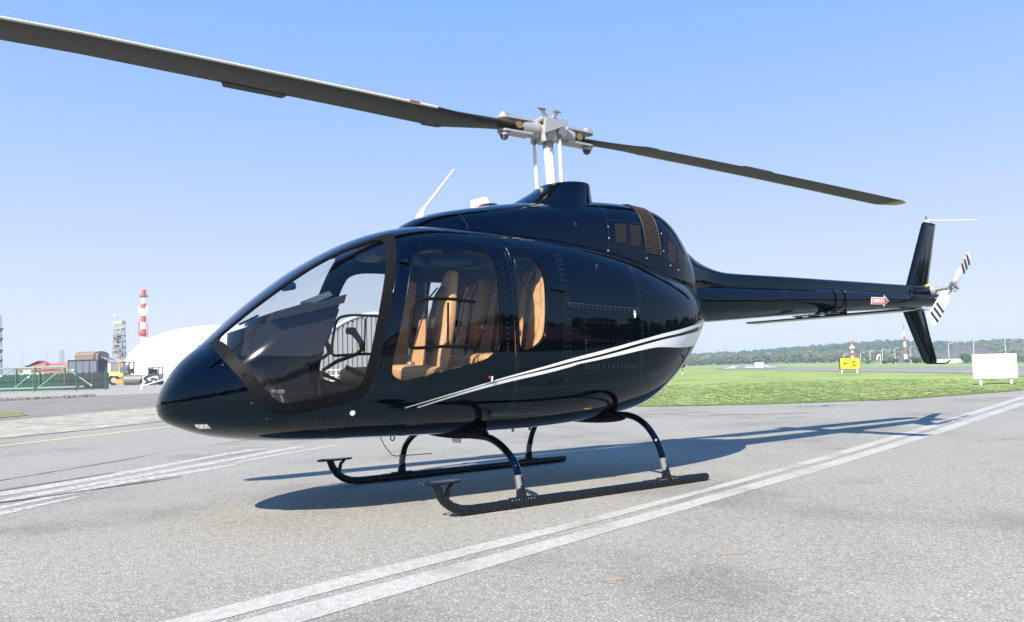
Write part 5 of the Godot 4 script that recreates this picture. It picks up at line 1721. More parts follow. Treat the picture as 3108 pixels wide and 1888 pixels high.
	for s in [[10.05, 36.4, 0.014, 0.035, "rubber_black", "vent_opening"], [10.76, 11.9, 0.014, 0.035, "white_stripe", "emblem"]]:
		var w := hull.at(s[0], s[1])
		mb = MB.new()
		if s[5] == "emblem":
			var cross := PackedVector2Array([Vector2(-0.006, -0.03), Vector2(0.006, -0.03), Vector2(0.009, -0.006), Vector2(0.021, 0.004), Vector2(0.008, 0.010), Vector2(0.006, 0.034), Vector2(-0.006, 0.034), Vector2(-0.008, 0.010), Vector2(-0.021, 0.004), Vector2(-0.009, -0.006)])
			var tx := Vector3(0, 1, 0).cross(w[1]).normalized()
			mb.prism(cross, 0.003, Transform3D(Basis(tx, w[1].cross(tx).normalized(), w[1]), w[0] + w[1] * 0.002))
		else:
			mb.ball(w[0], Vector3(s[2], s[3], 0.006), 8)
		put(s[5], both(mb), M[s[4]], h)
	# landing light behind its window in the nose
	for side in [1, -1]:
		var w := hull.at(2.56, -48.7)
		var tx: Vector3 = Vector3(0, 1, 0).cross(w[1]).normalized()
		var b := Basis(tx, w[1].cross(tx).normalized(), w[1])
		mb = MB.new()
		mb.box(w[0] + w[1] * 0.001, Vector3(0.10, 0.05, 0.004), b, 0.0)
		for k in 5:
			mb.stud(w[0] + b * Vector3(-0.036 + 0.018 * k, -0.008 if k % 2 else 0.008, 0.003), w[1], 0.012, 0.010, 7)
		var c := mb
		if side < 0:
			c = mb.mirror_z()
		put("landing_light", c, M.lamp_reflector, h)
		mb = MB.new()
		w = hull.at(5.44, -37.1)
		mb.ball(w[0] + w[1] * 0.012, Vector3(0.017, 0.017, 0.017), 7)
		mb.cyl(w[0], w[0] + w[1] * 0.012, 0.02, 10)
		put("position_light", mb if side > 0 else mb.mirror_z(), M.white_stripe, h)
	mb = MB.new()
	var yw := hull.at(9.95, -47.3)
	var yx: Vector3 = Vector3(0, 1, 0).cross(yw[1]).normalized()
	mb.box(yw[0] + yw[1] * 0.002, Vector3(0.085, 0.018, 0.003), Basis(yx, yw[1].cross(yx).normalized(), yw[1]))
	put("yellow_label", mb, M.yellow_mark, h)
	# shoulder slots under the cowling
	mb = MB.new()
	hull.line(mb, [9.65, 48.0, 10.4, 47.6, 11.03, 46.4, 11.82, 44.0], 0.012, 0.002)
	hull.line(mb, [11.70, 46.6, 12.0, 42.5, 12.30, 33.0], 0.014, 0.002)
	put("shoulder_slots", both(mb), M.rubber_black, shell).set_meta("kind", "stuff")
	# fairings where the cross tubes leave the belly
	for s in [[-1.107, 0.45], [0.33, 0.49]]:
		mb = MB.new()
		mb.ball(Vector3(s[0], s[1] + 0.045, 0), Vector3(0.17, 0.055, 0.50), 14)
		put("gear_fairing", mb, M.satin_black, h)
		for side in [1.0, -1.0]:
			mb = MB.new()
			mb.box(Vector3(s[0], s[1] + 0.045, side * 0.36), Vector3(0.10, 0.075, 0.05), Basis(), 0.02)
			put("clamp", mb, M.satin_black, h)
	# belly aerial, hook ring, wire aerial, drains
	mb = MB.new(); mb.prism(PackedVector2Array([Vector2(-1.145, 0.50), Vector2(-1.03, 0.50), Vector2(-1.035, 0.39), Vector2(-1.10, 0.40)]), 0.018); put("belly_aerial", mb, M.aerial_white, h)
	mb = MB.new()
	for k in 12:
		mb.cyl(Vector3(-1.65 + 0.018 * cos(TAU * k / 12), 0.475 + 0.018 * sin(TAU * k / 12), 0), Vector3(-1.65 + 0.018 * cos(TAU * (k + 1) / 12), 0.475 + 0.018 * sin(TAU * (k + 1) / 12), 0), 0.005, 5)
	put("tie_down_ring", mb, M.satin_black, h)
	mb = MB.new(); mb.tube([Vector3(-1.68, 0.50, -0.2), Vector3(-1.63, 0.40, -0.2), Vector3(-1.57, 0.325, -0.2), Vector3(-1.53, 0.31, -0.2), Vector3(-1.2, 0.305, -0.2)], 0.004, 5); put("wire_aerial", mb, M.bare_metal, h)
	for x in [-0.51, -0.33]:
		mb = MB.new(); mb.cyl(Vector3(x, 0.50, 0), Vector3(x, 0.45, 0), 0.012, 6); put("drain_pipe", mb, M.bare_metal, h)
	engine_cowling(h, cowl)
	cabin(h, hull)
	rotor(h)
	tail(h)
	landing_gear(h)


func engine_cowling(h: Node3D, cowl: Loft) -> void:
	var mb := MB.new()
	cowl.skin(mb, 130, 96, -40.0, 220.0)
	var cw := put("engine_cowling", mb, M.black_paint, h)
	# mast fairing: teardrop collar
	var rows := [[2.10, -0.96, 0.46, 0.43], [2.30, -0.74, 0.435, 0.40], [2.45, -0.50, 0.42, 0.345], [2.54, -0.345, 0.405, 0.30], [2.61, -0.225, 0.395, 0.272], [2.665, -0.145, 0.388, 0.257], [2.685, -0.115, 0.378, 0.247], [2.688, -0.09, 0.362, 0.232], [2.675, -0.08, 0.352, 0.222], [2.60, -0.07, 0.345, 0.215]]
	mb = MB.new()
	mb.sheet(func(s: float, t: float) -> Vector3:
		var x := s * (rows.size() - 1)
		var i := mini(int(x), rows.size() - 2)
		x -= i
		var r := []
		for k in 4:
			var a: float = rows[maxi(i - 1, 0)][k]; var b: float = rows[i][k]; var c: float = rows[i + 1][k]; var d: float = rows[mini(i + 2, rows.size() - 1)][k]
			r.append(cubic_interpolate(b, c, a, d, x))
		var g := t * TAU
		return Vector3((r[1] + r[2]) * 0.5 + (r[2] - r[1]) * 0.5 * cos(g), r[0] + 0.012 * cos(g), r[3] * sin(g)), 54, 64, -1.0)
	put("mast_fairing", mb, M.black_paint, h)
	mb = MB.new(); mb.tube([Vector3(0.13, 2.60, 0), Vector3(0.13, 2.605, 0)], 0.21, 20); put("fairing_floor", mb, M.cabin_dark, h)
	# vents on both sides
	for side in [1, -1]:
		for l in [[6.22, 32.9, 6.61, 33.0, 6.53, 17.5, 6.15, 17.8], [6.74, 32.7, 7.15, 33.3, 7.03, 16.3, 6.68, 16.2]]:
			mb = MB.new()
			var pl := poly_of(l, 0)
			cowl.patch(mb, [pl], [], 0.002, 0.05, 0.08)
			var v := put("mesh_vent", mb if side > 0 else mb.mirror_z(), M.mesh_dark, cw)
			var wires := MB.new()
			for k in 9:
				var f := (k + 0.5) / 9.0
				cowl.line(wires, [lerpf(l[0], l[2], f), lerpf(l[1], l[3], f) - 1.0, lerpf(l[6], l[4], f), lerpf(l[7], l[5], f) + 1.0], 0.0018, 0.005, 6)
				cowl.line(wires, [lerpf(l[0], l[6], f), lerpf(l[1], l[7], f), lerpf(l[2], l[4], f) - 0.02, lerpf(l[3], l[5], f)], 0.0018, 0.0055, 6)
			put("wire_mesh", wires if side > 0 else wires.mirror_z(), M.exhaust_brown, v)
		mb = MB.new()
		var gp := poly_of([7.27, 80, 7.74, 80, 7.73, 53.9, 7.81, 40.7, 7.81, 31.1, 7.76, 13.2, 7.24, 11.8, 7.27, 26.6, 7.27, 36.7, 7.27, 53], 1)
		cowl.patch(mb, [gp], [], 0.002, 0.06, 0.1)
		var gr := put("air_grille", mb if side > 0 else mb.mirror_z(), M.mesh_dark, cw)
		for k in 34:
			var dg := 12.6 + k * 2.0
			mb = MB.new()
			var pts := []
			for f in 5:
				var w := cowl.at(7.275 + 0.12 * f, dg)
				pts.append(w[0] + w[1] * 0.006)
			mb.tube(pts, 0.0035, 4, false)
			put("slat", mb if side > 0 else mb.mirror_z(), M.grille_bronze, gr)
		mb = MB.new()
		for u in [7.24, 7.80]:
			var pts := []
			for k in 20:
				var w := cowl.at(u, 12.0 + 3.5 * k)
				pts.append(w[0] + w[1] * 0.004)
			mb.tube(pts, 0.007, 5, false)
		put("grille_edge", mb if side > 0 else mb.mirror_z(), M.exhaust_brown, gr)
		for l in [[8.20, 25.3, 8.77, 24.1, 8.67, 8.3, 8.11, 8.8], [8.86, 21.3, 9.48, 19.7, 9.48, 8.3, 8.84, 8.5]]:
			mb = MB.new()
			cowl.patch(mb, [poly_of(l, 0)], [], 0.003, 0.06, 0.1)
			put("rear_vent", mb if side > 0 else mb.mirror_z(), M.exhaust_brown, cw)
	# seams and the flange screws
	mb = MB.new()
	for l in [[5.98, 88, 5.98, 60, 6.00, 37.3, 5.97, 26.1, 5.95, 10], [2.75, 88, 2.75, 60, 2.80, 43.1, 2.82, 32.8, 2.83, 20], [8.14, 88, 8.14, 59.7, 8.17, 43.4, 8.06, 25.7, 7.99, 6]]:
		cowl.line(mb, l, 0.006, 0.0015)
	put("panel_seams", both(mb), M.seam_grey, cw)
	for l in [[2.83, 22.2, 3.33, 20.4, 3.76, 18.8, 4.26, 16.6, 4.74, 14.9, 5.28, 13.1, 5.90, 11.2, 7.25, 7.6], [5.99, 30.0, 5.96, 21.0, 7.95, 30, 7.95, 16, 8.3, 5.6, 8.9, 4.4]]:
		for i in range(0, l.size(), 2):
			var w := cowl.at(l[i], l[i + 1])
			mb = MB.new(); mb.stud(w[0], w[1], 0.008, 0.004, 6); put("screw", both(mb), M.screw_head, cw)
	mb = MB.new()
	cowl.rivets(mb, [6.12, 36, 7.2, 35], 0.035, 0.0035); cowl.rivets(mb, [6.08, 14.5, 7.15, 13.0], 0.035, 0.0035); cowl.rivets(mb, [6.68, 33, 6.62, 17], 0.03, 0.0035)
	put("rivets", both(mb), M.rivet_metal, cw).set_meta("kind", "stuff")
	mb = MB.new(); mb.ball(cowl.at(5.04, 30.9)[0], Vector3(0.02, 0.02, 0.006), 6); put("fuel_port", mb, M.exhaust_brown, cw)
	# strakes on the aft top of the cowling
	for z in [0.10, 0.22, -0.10, -0.22]:
		mb = MB.new()
		mb.prism(PackedVector2Array([Vector2(0.62, 2.54), Vector2(0.72, 2.575), Vector2(0.88, 2.56), Vector2(0.93, 2.53)]), 0.02, Transform3D(Basis(), Vector3(0, -absf(z) * 0.16, z)))
		put("lifting_tab", mb, M.black_paint, cw)
	# clear anti-collision beacon on the back slope
	mb = MB.new(); mb.ball(Vector3(1.60, 2.235, 0), Vector3(0.058, 0.085, 0.058), 10, Basis(Vector3(0, 0, 1), -0.7)); put("beacon", mb, M.clear_glass, h)
	mb = MB.new(); mb.ball(Vector3(1.58, 2.215, 0), Vector3(0.03, 0.05, 0.03), 8, Basis(Vector3(0, 0, 1), -0.7)); put("beacon_bulb", mb, M.lamp_reflector, h)
	# aerials
	mb = MB.new()
	mb.tube([Vector3(-1.375, 2.24, 0), Vector3(-1.37, 2.275, 0), Vector3(-1.345, 2.325, 0), Vector3(-1.32, 2.36, 0), Vector3(-1.2, 2.51, 0), Vector3(-1.042, 2.712, 0)], [0.062, 0.052, 0.030, 0.020, 0.015, 0.008], 10, true, 0.6)
	put("whip_aerial", mb, M.aerial_white, h)
	mb = MB.new(); mb.prism(PackedVector2Array([Vector2(-0.868, 2.37), Vector2(-0.864, 2.465), Vector2(-0.745, 2.502), Vector2(-0.722, 2.495), Vector2(-0.685, 2.42)]), 0.045); put("blade_aerial", mb, M.aerial_white, h)
	mb = MB.new(); mb.ball(Vector3(-0.72, 2.415, 0.02), Vector3(0.11, 0.03, 0.06), 8, Basis(Vector3(0, 0, 1), 0.18)); put("aerial_base", mb, M.rubber_black, h)


func cabin(h: Node3D, hull: Loft) -> void:
	var mb := MB.new()
	# floor, bulkheads, roof lining
	mb.box(Vector3(-1.50, 0.62, 0), Vector3(1.8, 0.04, 0.92)); put("cabin_floor", mb, M.carpet, h)
	mb = MB.new()
	for j in 36:
		var a := hull.at(9.42, -90.0 + 10.0 * j)
		var b := hull.at(9.42, -80.0 + 10.0 * j)
		var c0 := Vector3(a[0].x, 1.3, 0)
		mb.t(c0, c0 + (a[0] - c0) * 0.97, c0 + (b[0] - c0) * 0.97, Vector3.LEFT, Vector3.LEFT, Vector3.LEFT)
	put("rear_bulkhead", mb, M.cabin_dark, h)
	mb = MB.new(); mb.box(Vector3(-1.05, 1.995, 0), Vector3(1.3, 0.03, 0.9), Basis(), 0.012); put("roof_lining", mb, M.cabin_dark, h)
	mb = MB.new(); mb.box(Vector3(-1.72, 1.94, 0), Vector3(0.30, 0.09, 0.42), Basis(), 0.03); put("overhead_panel", mb, M.cabin_dark, h)
	# front seats: tall tapering leather shells
	for z in [0.37, -0.37]:
		var s := Node3D.new()
		s.name = "front_seat"
		h.add_child(s, true)
		seat_cushion(s, Vector3(-1.66, 0.965, z), Vector3(0.46, 0.15, 0.46))
		var rows := [[-1.50, 0.98, 0.20, 0.07], [-1.465, 1.14, 0.21, 0.075], [-1.42, 1.30, 0.20, 0.065], [-1.375, 1.46, 0.17, 0.055], [-1.335, 1.60, 0.115, 0.048], [-1.305, 1.70, 0.085, 0.042], [-1.29, 1.76, 0.06, 0.035], [-1.285, 1.785, 0.015, 0.01]]
		back_shell(s, rows, z, 0.0, "backrest")
		var q := MB.new()
		q.box(Vector3(-1.56, 1.20, z), Vector3(0.02, 0.40, 0.24), Basis(Vector3(0, 0, 1), -0.24), 0.008)
		put("back_pad", q, M.tan_leather, s)
		for e in [0.10, -0.10]:
			q = MB.new()
			q.tube([Vector3(-1.40, 1.64, z + e * 0.4), Vector3(-1.465, 1.56, z + e * 0.6), Vector3(-1.545, 1.30, z + e), Vector3(-1.60, 1.06, z + e * 1.6)], 0.028, 6, true, 0.25)
			put("seat_belt", q, M.belt_webbing, s)
		q = MB.new(); q.box(Vector3(-1.62, 0.74, z), Vector3(0.36, 0.28, 0.34), Basis(), 0.03); put("pedestal", q, M.cabin_dark, s)
		q = MB.new(); q.ball(Vector3(-1.66, 1.05, z), Vector3(0.035, 0.025, 0.035), 6); put("buckle", q, M.bare_metal, s)
	# rear bench of three quilted places
	var bench := Node3D.new()
	bench.name = "rear_bench"
	h.add_child(bench, true)
	for k in 3:
		var z := 0.46 - 0.46 * k
		seat_cushion(bench, Vector3(-0.93, 1.03, z), Vector3(0.52, 0.17, 0.44))
		back_shell(bench, [[-0.68, 1.05, 0.20, 0.07], [-0.645, 1.20, 0.215, 0.08], [-0.61, 1.36, 0.22, 0.08], [-0.575, 1.52, 0.215, 0.075], [-0.545, 1.66, 0.19, 0.07], [-0.52, 1.77, 0.15, 0.06], [-0.51, 1.83, 0.09, 0.04], [-0.505, 1.85, 0.02, 0.015]], z, 0.010, "backrest")
		for e in [0.09, -0.09]:
			var q := MB.new()
			q.tube([Vector3(-0.57, 1.80, z + e * 0.5), Vector3(-0.655, 1.66, z + e * 0.7), Vector3(-0.72, 1.35, z + e), Vector3(-0.80, 1.13, z + e * 1.7)], 0.026, 6, true, 0.25)
			put("seat_belt", q, M.belt_webbing, bench)
		var b := MB.new(); b.box(Vector3(-0.80, 1.36, z + 0.03), Vector3(0.03, 0.05, 0.06), Basis(), 0.008); put("buckle", b, M.bare_metal, bench)
	mb = MB.new(); mb.box(Vector3(-0.90, 0.78, 0), Vector3(0.46, 0.34, 1.25), Basis(), 0.03); put("bench_base", mb, M.cabin_dark, bench)
	# side bolster that catches the sun in the rear window
	mb = MB.new(); mb.tube([Vector3(-0.72, 1.14, 0.655), Vector3(-0.66, 1.22, 0.665), Vector3(-0.60, 1.42, 0.66), Vector3(-0.575, 1.62, 0.64), Vector3(-0.57, 1.78, 0.60)], [0.03, 0.05, 0.055, 0.05, 0.025], 10); put("side_bolster", mb, M.tan_leather, bench)
	mb = MB.new(); mb.tube([Vector3(-0.72, 1.14, -0.655), Vector3(-0.66, 1.22, -0.665), Vector3(-0.60, 1.42, -0.66), Vector3(-0.575, 1.62, -0.64), Vector3(-0.57, 1.78, -0.60)], [0.03, 0.05, 0.055, 0.05, 0.025], 10); put("side_bolster", mb, M.tan_leather, bench)
	# instrument console: pedestal, screen housing under a hooded shield
	var ip := Node3D.new()
	ip.name = "instrument_console"
	h.add_child(ip, true)
	mb = MB.new(); mb.prism(PackedVector2Array([Vector2(-2.92, 0.62), Vector2(-2.30, 0.62), Vector2(-2.36, 0.95), Vector2(-2.40, 1.16), Vector2(-2.80, 1.16), Vector2(-2.88, 0.9)]), 0.24); put("pedestal", mb, M.cabin_dark, ip)
	mb = MB.new(); mb.prism(PackedVector2Array([Vector2(-2.84, 1.13), Vector2(-2.42, 1.12), Vector2(-2.33, 1.15), Vector2(-2.19, 1.52), Vector2(-2.34, 1.47), Vector2(-2.66, 1.38), Vector2(-2.83, 1.32)]), 0.66); put("screen_housing", mb, M.cabin_dark, ip)
	mb = MB.new(); mb.prism(PackedVector2Array([Vector2(-2.70, 1.37), Vector2(-2.68, 1.415), Vector2(-2.44, 1.50), Vector2(-2.36, 1.485), Vector2(-2.16, 1.565), Vector2(-2.18, 1.50), Vector2(-2.40, 1.44)]), 0.74); put("glare_shield", mb, M.cabin_dark, ip)
	mb = MB.new(); mb.prism(PackedVector2Array([Vector2(-2.42, 1.475), Vector2(-2.40, 1.53), Vector2(-2.22, 1.605), Vector2(-2.19, 1.575)]), 0.10, Transform3D(Basis(), Vector3(0, 0, 0.12))); put("compass_box", mb, M.cream_plastic, ip)
	for k in [-0.17, 0.17]:
		mb = MB.new(); mb.box(Vector3(-2.243, 1.34, k), Vector3(0.012, 0.26, 0.28), Basis(Vector3(0, 0, 1), -0.36), 0.004); put("screen", mb, M.cab_glass, ip)
	mb = MB.new()
	for k in 8:
		mb.cyl(Vector3(-2.70 + 0.02 * k, 1.15, 0.22), Vector3(-2.74 - 0.015 * k, 0.78 + 0.03 * k, 0.30), 0.006, 5)
	put("wiring", mb, M.rubber_black, ip).set_meta("kind", "stuff")
	mb = MB.new(); mb.tube([Vector3(-2.90, 1.34, 0.32), Vector3(-2.72, 1.42, 0.10)], 0.008, 6); put("demist_pipe", mb, M.rubber_black, ip)
	# controls
	for z in [0.34, -0.34]:
		mb = MB.new(); mb.tube([Vector3(-2.30, 0.64, z), Vector3(-2.345, 0.80, z), Vector3(-2.36, 0.93, z), Vector3(-2.33, 1.02, z), Vector3(-2.23, 1.08, z), Vector3(-2.08, 1.13, z), Vector3(-2.03, 1.17, z)], 0.014, 8); var st := put("cyclic_stick", mb, M.satin_black, h)
		mb = MB.new(); mb.tube([Vector3(-2.03, 1.15, z), Vector3(-2.045, 1.22, z), Vector3(-2.09, 1.28, z), Vector3(-2.12, 1.30, z)], [0.020, 0.022, 0.026, 0.024], 8); mb.box(Vector3(-2.12, 1.30, z), Vector3(0.07, 0.05, 0.05), Basis(), 0.01); put("grip", mb, M.satin_black, st)
		for p in [0.10, -0.10]:
			mb = MB.new(); mb.tube([Vector3(-2.60, 0.64, z + p), Vector3(-2.66, 0.86, z + p)], 0.010, 6); mb.box(Vector3(-2.66, 0.88, z + p), Vector3(0.03, 0.03, 0.09), Basis(), 0.006); put("pedal", mb, M.bare_metal, h)
	for z in [0.13, -0.62]:
		mb = MB.new(); mb.tube([Vector3(-1.6, 0.82, z), Vector3(-1.95, 0.98, z)], 0.014, 8); mb.tube([Vector3(-1.95, 0.98, z), Vector3(-2.08, 1.04, z)], 0.02, 8); put("collective_lever", mb, M.satin_black, h)
	mb = MB.new(); mb.box(Vector3(-2.50, 1.635, 0.10), Vector3(0.10, 0.055, 0.06), Basis(Vector3(0, 0, 1), 0.2), 0.012); put("standby_compass", mb, M.satin_black, h)


func seat_cushion(s: Node3D, at: Vector3, size: Vector3) -> void:
	var mb := MB.new()
	mb.sheet(func(a: float, t: float) -> Vector3:
		var el := (a - 0.5) * PI
		var az := t * TAU
		var k := pow(pow(absf(cos(el)), 4.0) + pow(absf(sin(el)), 4.0), -0.25)
		var q := pow(pow(absf(cos(az)), 5.0) + pow(absf(sin(az)), 5.0), -0.2)
		return at + Vector3(cos(az) * q * cos(el) * k * size.x * 0.5, sin(el) * k * size.y * 0.5 + (0.018 if cos(az) < -0.6 else 0.0) * cos(el), sin(az) * q * cos(el) * k * size.z * 0.5), 14, 36, -1.0)
	put("cushion", mb, M.tan_leather, s)


# rows: x, y, half width, half depth; ribs = depth of the quilting
func back_shell(s: Node3D, rows: Array, z: float, ribs: float, called: String) -> void:
	var mb := MB.new()
	mb.sheet(func(a: float, t: float) -> Vector3:
		var x := a * (rows.size() - 1)
		var i := mini(int(x), rows.size() - 2)
		x -= i
		var r := []
		for k in 4:
			r.append(cubic_interpolate(rows[i][k], rows[i + 1][k], rows[maxi(i - 1, 0)][k], rows[mini(i + 2, rows.size() - 1)][k], x))
		var g := t * TAU
		var q := pow(pow(absf(cos(g)), 3.2) + pow(absf(sin(g)), 3.2), -1.0 / 3.2)
		var rib := ribs * absf(sin(r[1] * PI / 0.115))
		var w: float = r[2]
		var d: float = r[3] + rib
		return Vector3(r[0] + cos(g) * q * d, r[1], z + sin(g) * q * w), 60 if ribs > 0.0 else 30, 32, -1.0)
	put(called, mb, M.tan_leather, s)


func airfoil(chord: float, thick: float) -> PackedVector2Array:
	# x from the leading edge (0) back to the trailing edge (chord); upper side first
	var p := PackedVector2Array()
	var xs := [1.0, 0.8, 0.6, 0.4, 0.25, 0.14, 0.06, 0.02, 0.0]
	for x in xs:
		p.append(Vector2(x * chord, thick * (1.4845 * sqrt(x) - 0.63 * x - 1.758 * x * x + 1.4215 * pow(x, 3) - 0.5075 * pow(x, 4))))
	for i in range(xs.size() - 2, -1, -1):
		p.append(Vector2(p[i].x, -p[i].y * 0.75))
	return p


# sections: [origin, chord direction, up direction, chord, thickness]
func wing(mb: MB, sec: Array, caps := true) -> void:
	var rings := []
	for s in sec:
		var a := airfoil(s[3], s[4])
		var r := []
		for p in a:
			r.append(s[0] + s[1] * p.x + s[2] * p.y)
		rings.append(r)
	var n: int = rings[0].size()
	for i in sec.size() - 1:
		for k in n:
			var k2 := (k + 1) % n
			var mid: Vector3 = (rings[i][0] + rings[i][8] + rings[i + 1][0] + rings[i + 1][8]) * 0.25
			var up: Vector3 = sec[i][2]
			var e := func(ii: int, kk: int) -> Vector3:
				var t: Vector3 = (rings[ii][(kk + 1) % n] - rings[ii][(kk + n - 1) % n]).normalized()
				var sp: Vector3 = (sec[i + 1][0] - sec[i][0]).normalized()
				var m := t.cross(sp).normalized()
				var c: Vector3 = sec[ii][0] + sec[ii][1] * sec[ii][3] * 0.4
				if kk == 0:
					return sec[ii][1]
				return m if m.dot(rings[ii][kk] - c) > 0.0 else -m
			var upper := k < 8
			var na: Vector3 = up if k == 0 and upper else (-up if k == 0 else e.call(i, k))
			var nb: Vector3 = up if k == 0 and upper else e.call(i + 1, k)
			var nc: Vector3 = -up if k2 == 0 else e.call(i + 1, k2)
			var nd: Vector3 = -up if k2 == 0 else e.call(i, k2)
			mb.q4(rings[i][k], rings[i + 1][k], rings[i + 1][k2], rings[i][k2], na, nb, nc, nd)
	if caps:
		for e in [0, sec.size() - 1]:
			var dir: Vector3 = (sec[0][0] - sec[1][0]).normalized() if e == 0 else (sec[e][0] - sec[e - 1][0]).normalized()
			for k in range(1, n - 1):
				mb.t(rings[e][0], rings[e][k], rings[e][k + 1], dir, dir, dir)


func rotor(h: Node3D) -> void:
	var hub := Vector3(-0.036, 3.195, 0)
	var A := 0.023
	var mb := MB.new()
	mb.tube([Vector3(0.01, 2.55, 0), Vector3(-0.028, 3.12, 0)], 0.047, 18)
	put("rotor_mast", mb, M.mast_white, h)
	mb = MB.new(); mb.tube([Vector3(-0.0255, 3.035, 0), Vector3(-0.028, 3.125, 0)], 0.0495, 18); put("mast_sleeve", mb, M.hub_shadow_metal, h)
	for p in [[Vector3(-0.120, 3.095, -0.09), Vector3(-0.097, 2.60, -0.09)], [Vector3(0.042, 3.157, 0.09), Vector3(0.053, 2.60, 0.09)]]:
		mb = MB.new()
		mb.tube([p[0], p[0].lerp(p[1], 0.08), p[0].lerp(p[1], 0.14), p[1]], [0.010, 0.012, 0.0175, 0.0175], 10)
		var link := put("pitch_link", mb, M.mast_white, h)
		mb = MB.new(); mb.ball(p[0], Vector3.ONE * 0.022, 6); put("rod_end", mb, M.hub_shadow_metal, link)
	var hn := Node3D.new()
	hn.name = "rotor_hub"
	h.add_child(hn, true)
	mb = MB.new(); mb.tube([hub + Vector3(0.01, -0.10, 0), hub + Vector3(0.005, -0.06, 0), hub + Vector3(0, 0.03, 0), hub + Vector3(0, 0.05, 0)], [0.10, 0.125, 0.12, 0.09], 16); put("hub_body", mb, M.hub_grey, hn)
	mb = MB.new(); mb.prism(PackedVector2Array([Vector2(-0.13, -0.07), Vector2(0.15, 0.05), Vector2(0.13, 0.085), Vector2(-0.11, 0.075)]), 0.04, Transform3D(Basis(), hub + Vector3(0, 0, 0.13))); put("yoke_plate", mb, M.hub_grey, hn)
	mb = MB.new(); mb.cyl(hub + Vector3(0.075, -0.035, 0.10), hub + Vector3(0.075, -0.035, 0.16), 0.042, 14); put("trunnion_cap", mb, M.bare_metal, hn)
	for x in [0.02, 0.095]:
		mb = MB.new(); mb.cyl(hub + Vector3(x, 0.075, 0.085), hub + Vector3(x, 0.075, 0.132), 0.02, 10); put("bolt_hole", mb, M.mesh_dark, hn)
	mb = MB.new(); mb.box(hub + Vector3(0.0, 0.085, 0), Vector3(0.26, 0.05, 0.20), Basis(), 0.018); put("hub_cap", mb, M.hub_grey, hn)
	mb = MB.new(); mb.tube([hub + Vector3(0.005, 0.10, 0), hub + Vector3(0.005, 0.15, 0)], [0.075, 0.05], 4); put("crown", mb, M.hub_grey, hn)
	for s in [-1.0, 1.0]:
		mb = MB.new(); mb.tube([hub + Vector3(0.01 + s * 0.035, 0.09, 0.02), hub + Vector3(0.01 + s * 0.055, 0.155, 0.02)], [0.035, 0.012], 4); put("crown_lug", mb, M.hub_grey, hn)
		mb = MB.new(); mb.cyl(hub + Vector3(0.01 + s * 0.025, 0.10, 0.04), hub + Vector3(0.01 + s * 0.085, 0.185, 0.04), 0.015, 8); put("arm", mb, M.hub_shadow_metal, hn)
		mb = MB.new(); mb.tube([hub + Vector3(0.01 + s * 0.06, 0.190, 0.04), hub + Vector3(0.01 + s * 0.135, 0.198, 0.04)], [0.028, 0.008], 8, true, 0.6); put("arm_weight", mb, M.bronze, hn)
	for side in 2:
		var dir := Vector3(-cos(A), 0.011, -sin(A)) if side == 0 else Vector3(cos(A), -0.0215, sin(A))
		dir = dir.normalized()
		var lead := Vector3.UP.cross(dir).normalized()      # towards the leading edge
		var root := hub + Vector3(0, -0.005, 0)
		# grip: barrel, two prongs with bolts, bearing
		mb = MB.new(); mb.tube([root + dir * 0.06, root + dir * 0.13, root + dir * 0.24, root + dir * 0.29], [0.060, 0.083, 0.078, 0.062], 14); var grip := put("blade_grip", mb, M.hub_grey, h)
		for v in [1.0, -1.0]:
			mb = MB.new()
			var b := Basis(dir, Vector3.UP, dir.cross(Vector3.UP).normalized()).orthonormalized()
			var outline := PackedVector2Array([Vector2(0.20, -0.070), Vector2(0.33, -0.066), Vector2(0.42, -0.063)])
			for k in 9:
				outline.append(Vector2(0.468, 0) + Vector2(sin(PI * k / 8.0), -cos(PI * k / 8.0)) * 0.064)
			outline.append_array(PackedVector2Array([Vector2(0.42, 0.063), Vector2(0.33, 0.066), Vector2(0.20, 0.070)]))
			var tilt := Basis(dir, dir.cross(Vector3.UP).normalized(), -Vector3.UP)
			mb.prism(outline, 0.019, Transform3D(tilt, root + Vector3.UP * 0.062 * v))
			put("prong", mb, M.hub_grey, grip)
			mb = MB.new(); mb.tube([root + dir * 0.468 + Vector3.UP * 0.075 * v, root + dir * 0.468 + Vector3.UP * 0.098 * v, root + dir * 0.468 + Vector3.UP * 0.112 * v], [0.050, 0.047, 0.026], 14); put("bolt_collar", mb, M.hub_grey, grip)
			if v < 0:
				mb = MB.new(); mb.tube([root + dir * 0.468 + Vector3.UP * 0.098 * v, root + dir * 0.468 + Vector3.UP * 0.128 * v, root + dir * 0.468 + Vector3.UP * 0.142 * v], [0.044, 0.032, 0.012], 10); put("bolt_nut", mb, M.purple_cap, grip)
		mb = MB.new(); mb.cyl(root + dir * 0.345 - lead * 0.06, root + dir * 0.345 + lead * 0.07, 0.034, 12); put("bearing", mb, M.bronze, grip)
		mb = MB.new(); mb.cyl(root + dir * 0.30, root + dir * 0.42, 0.042, 10); put("root_plug", mb, M.rubber_black, grip)
		mb = MB.new(); mb.tube([root + dir * 0.17 + lead * (0.05 if side == 0 else -0.05), root + dir * 0.10 + Vector3(0, -0.085 if side == 0 else -0.03, -0.09 if side == 0 else 0.09)], 0.022, 8); put("pitch_horn", mb, M.hub_grey, grip)
		# blade
		var sec := []
		var tipsec := []
		var strip := []
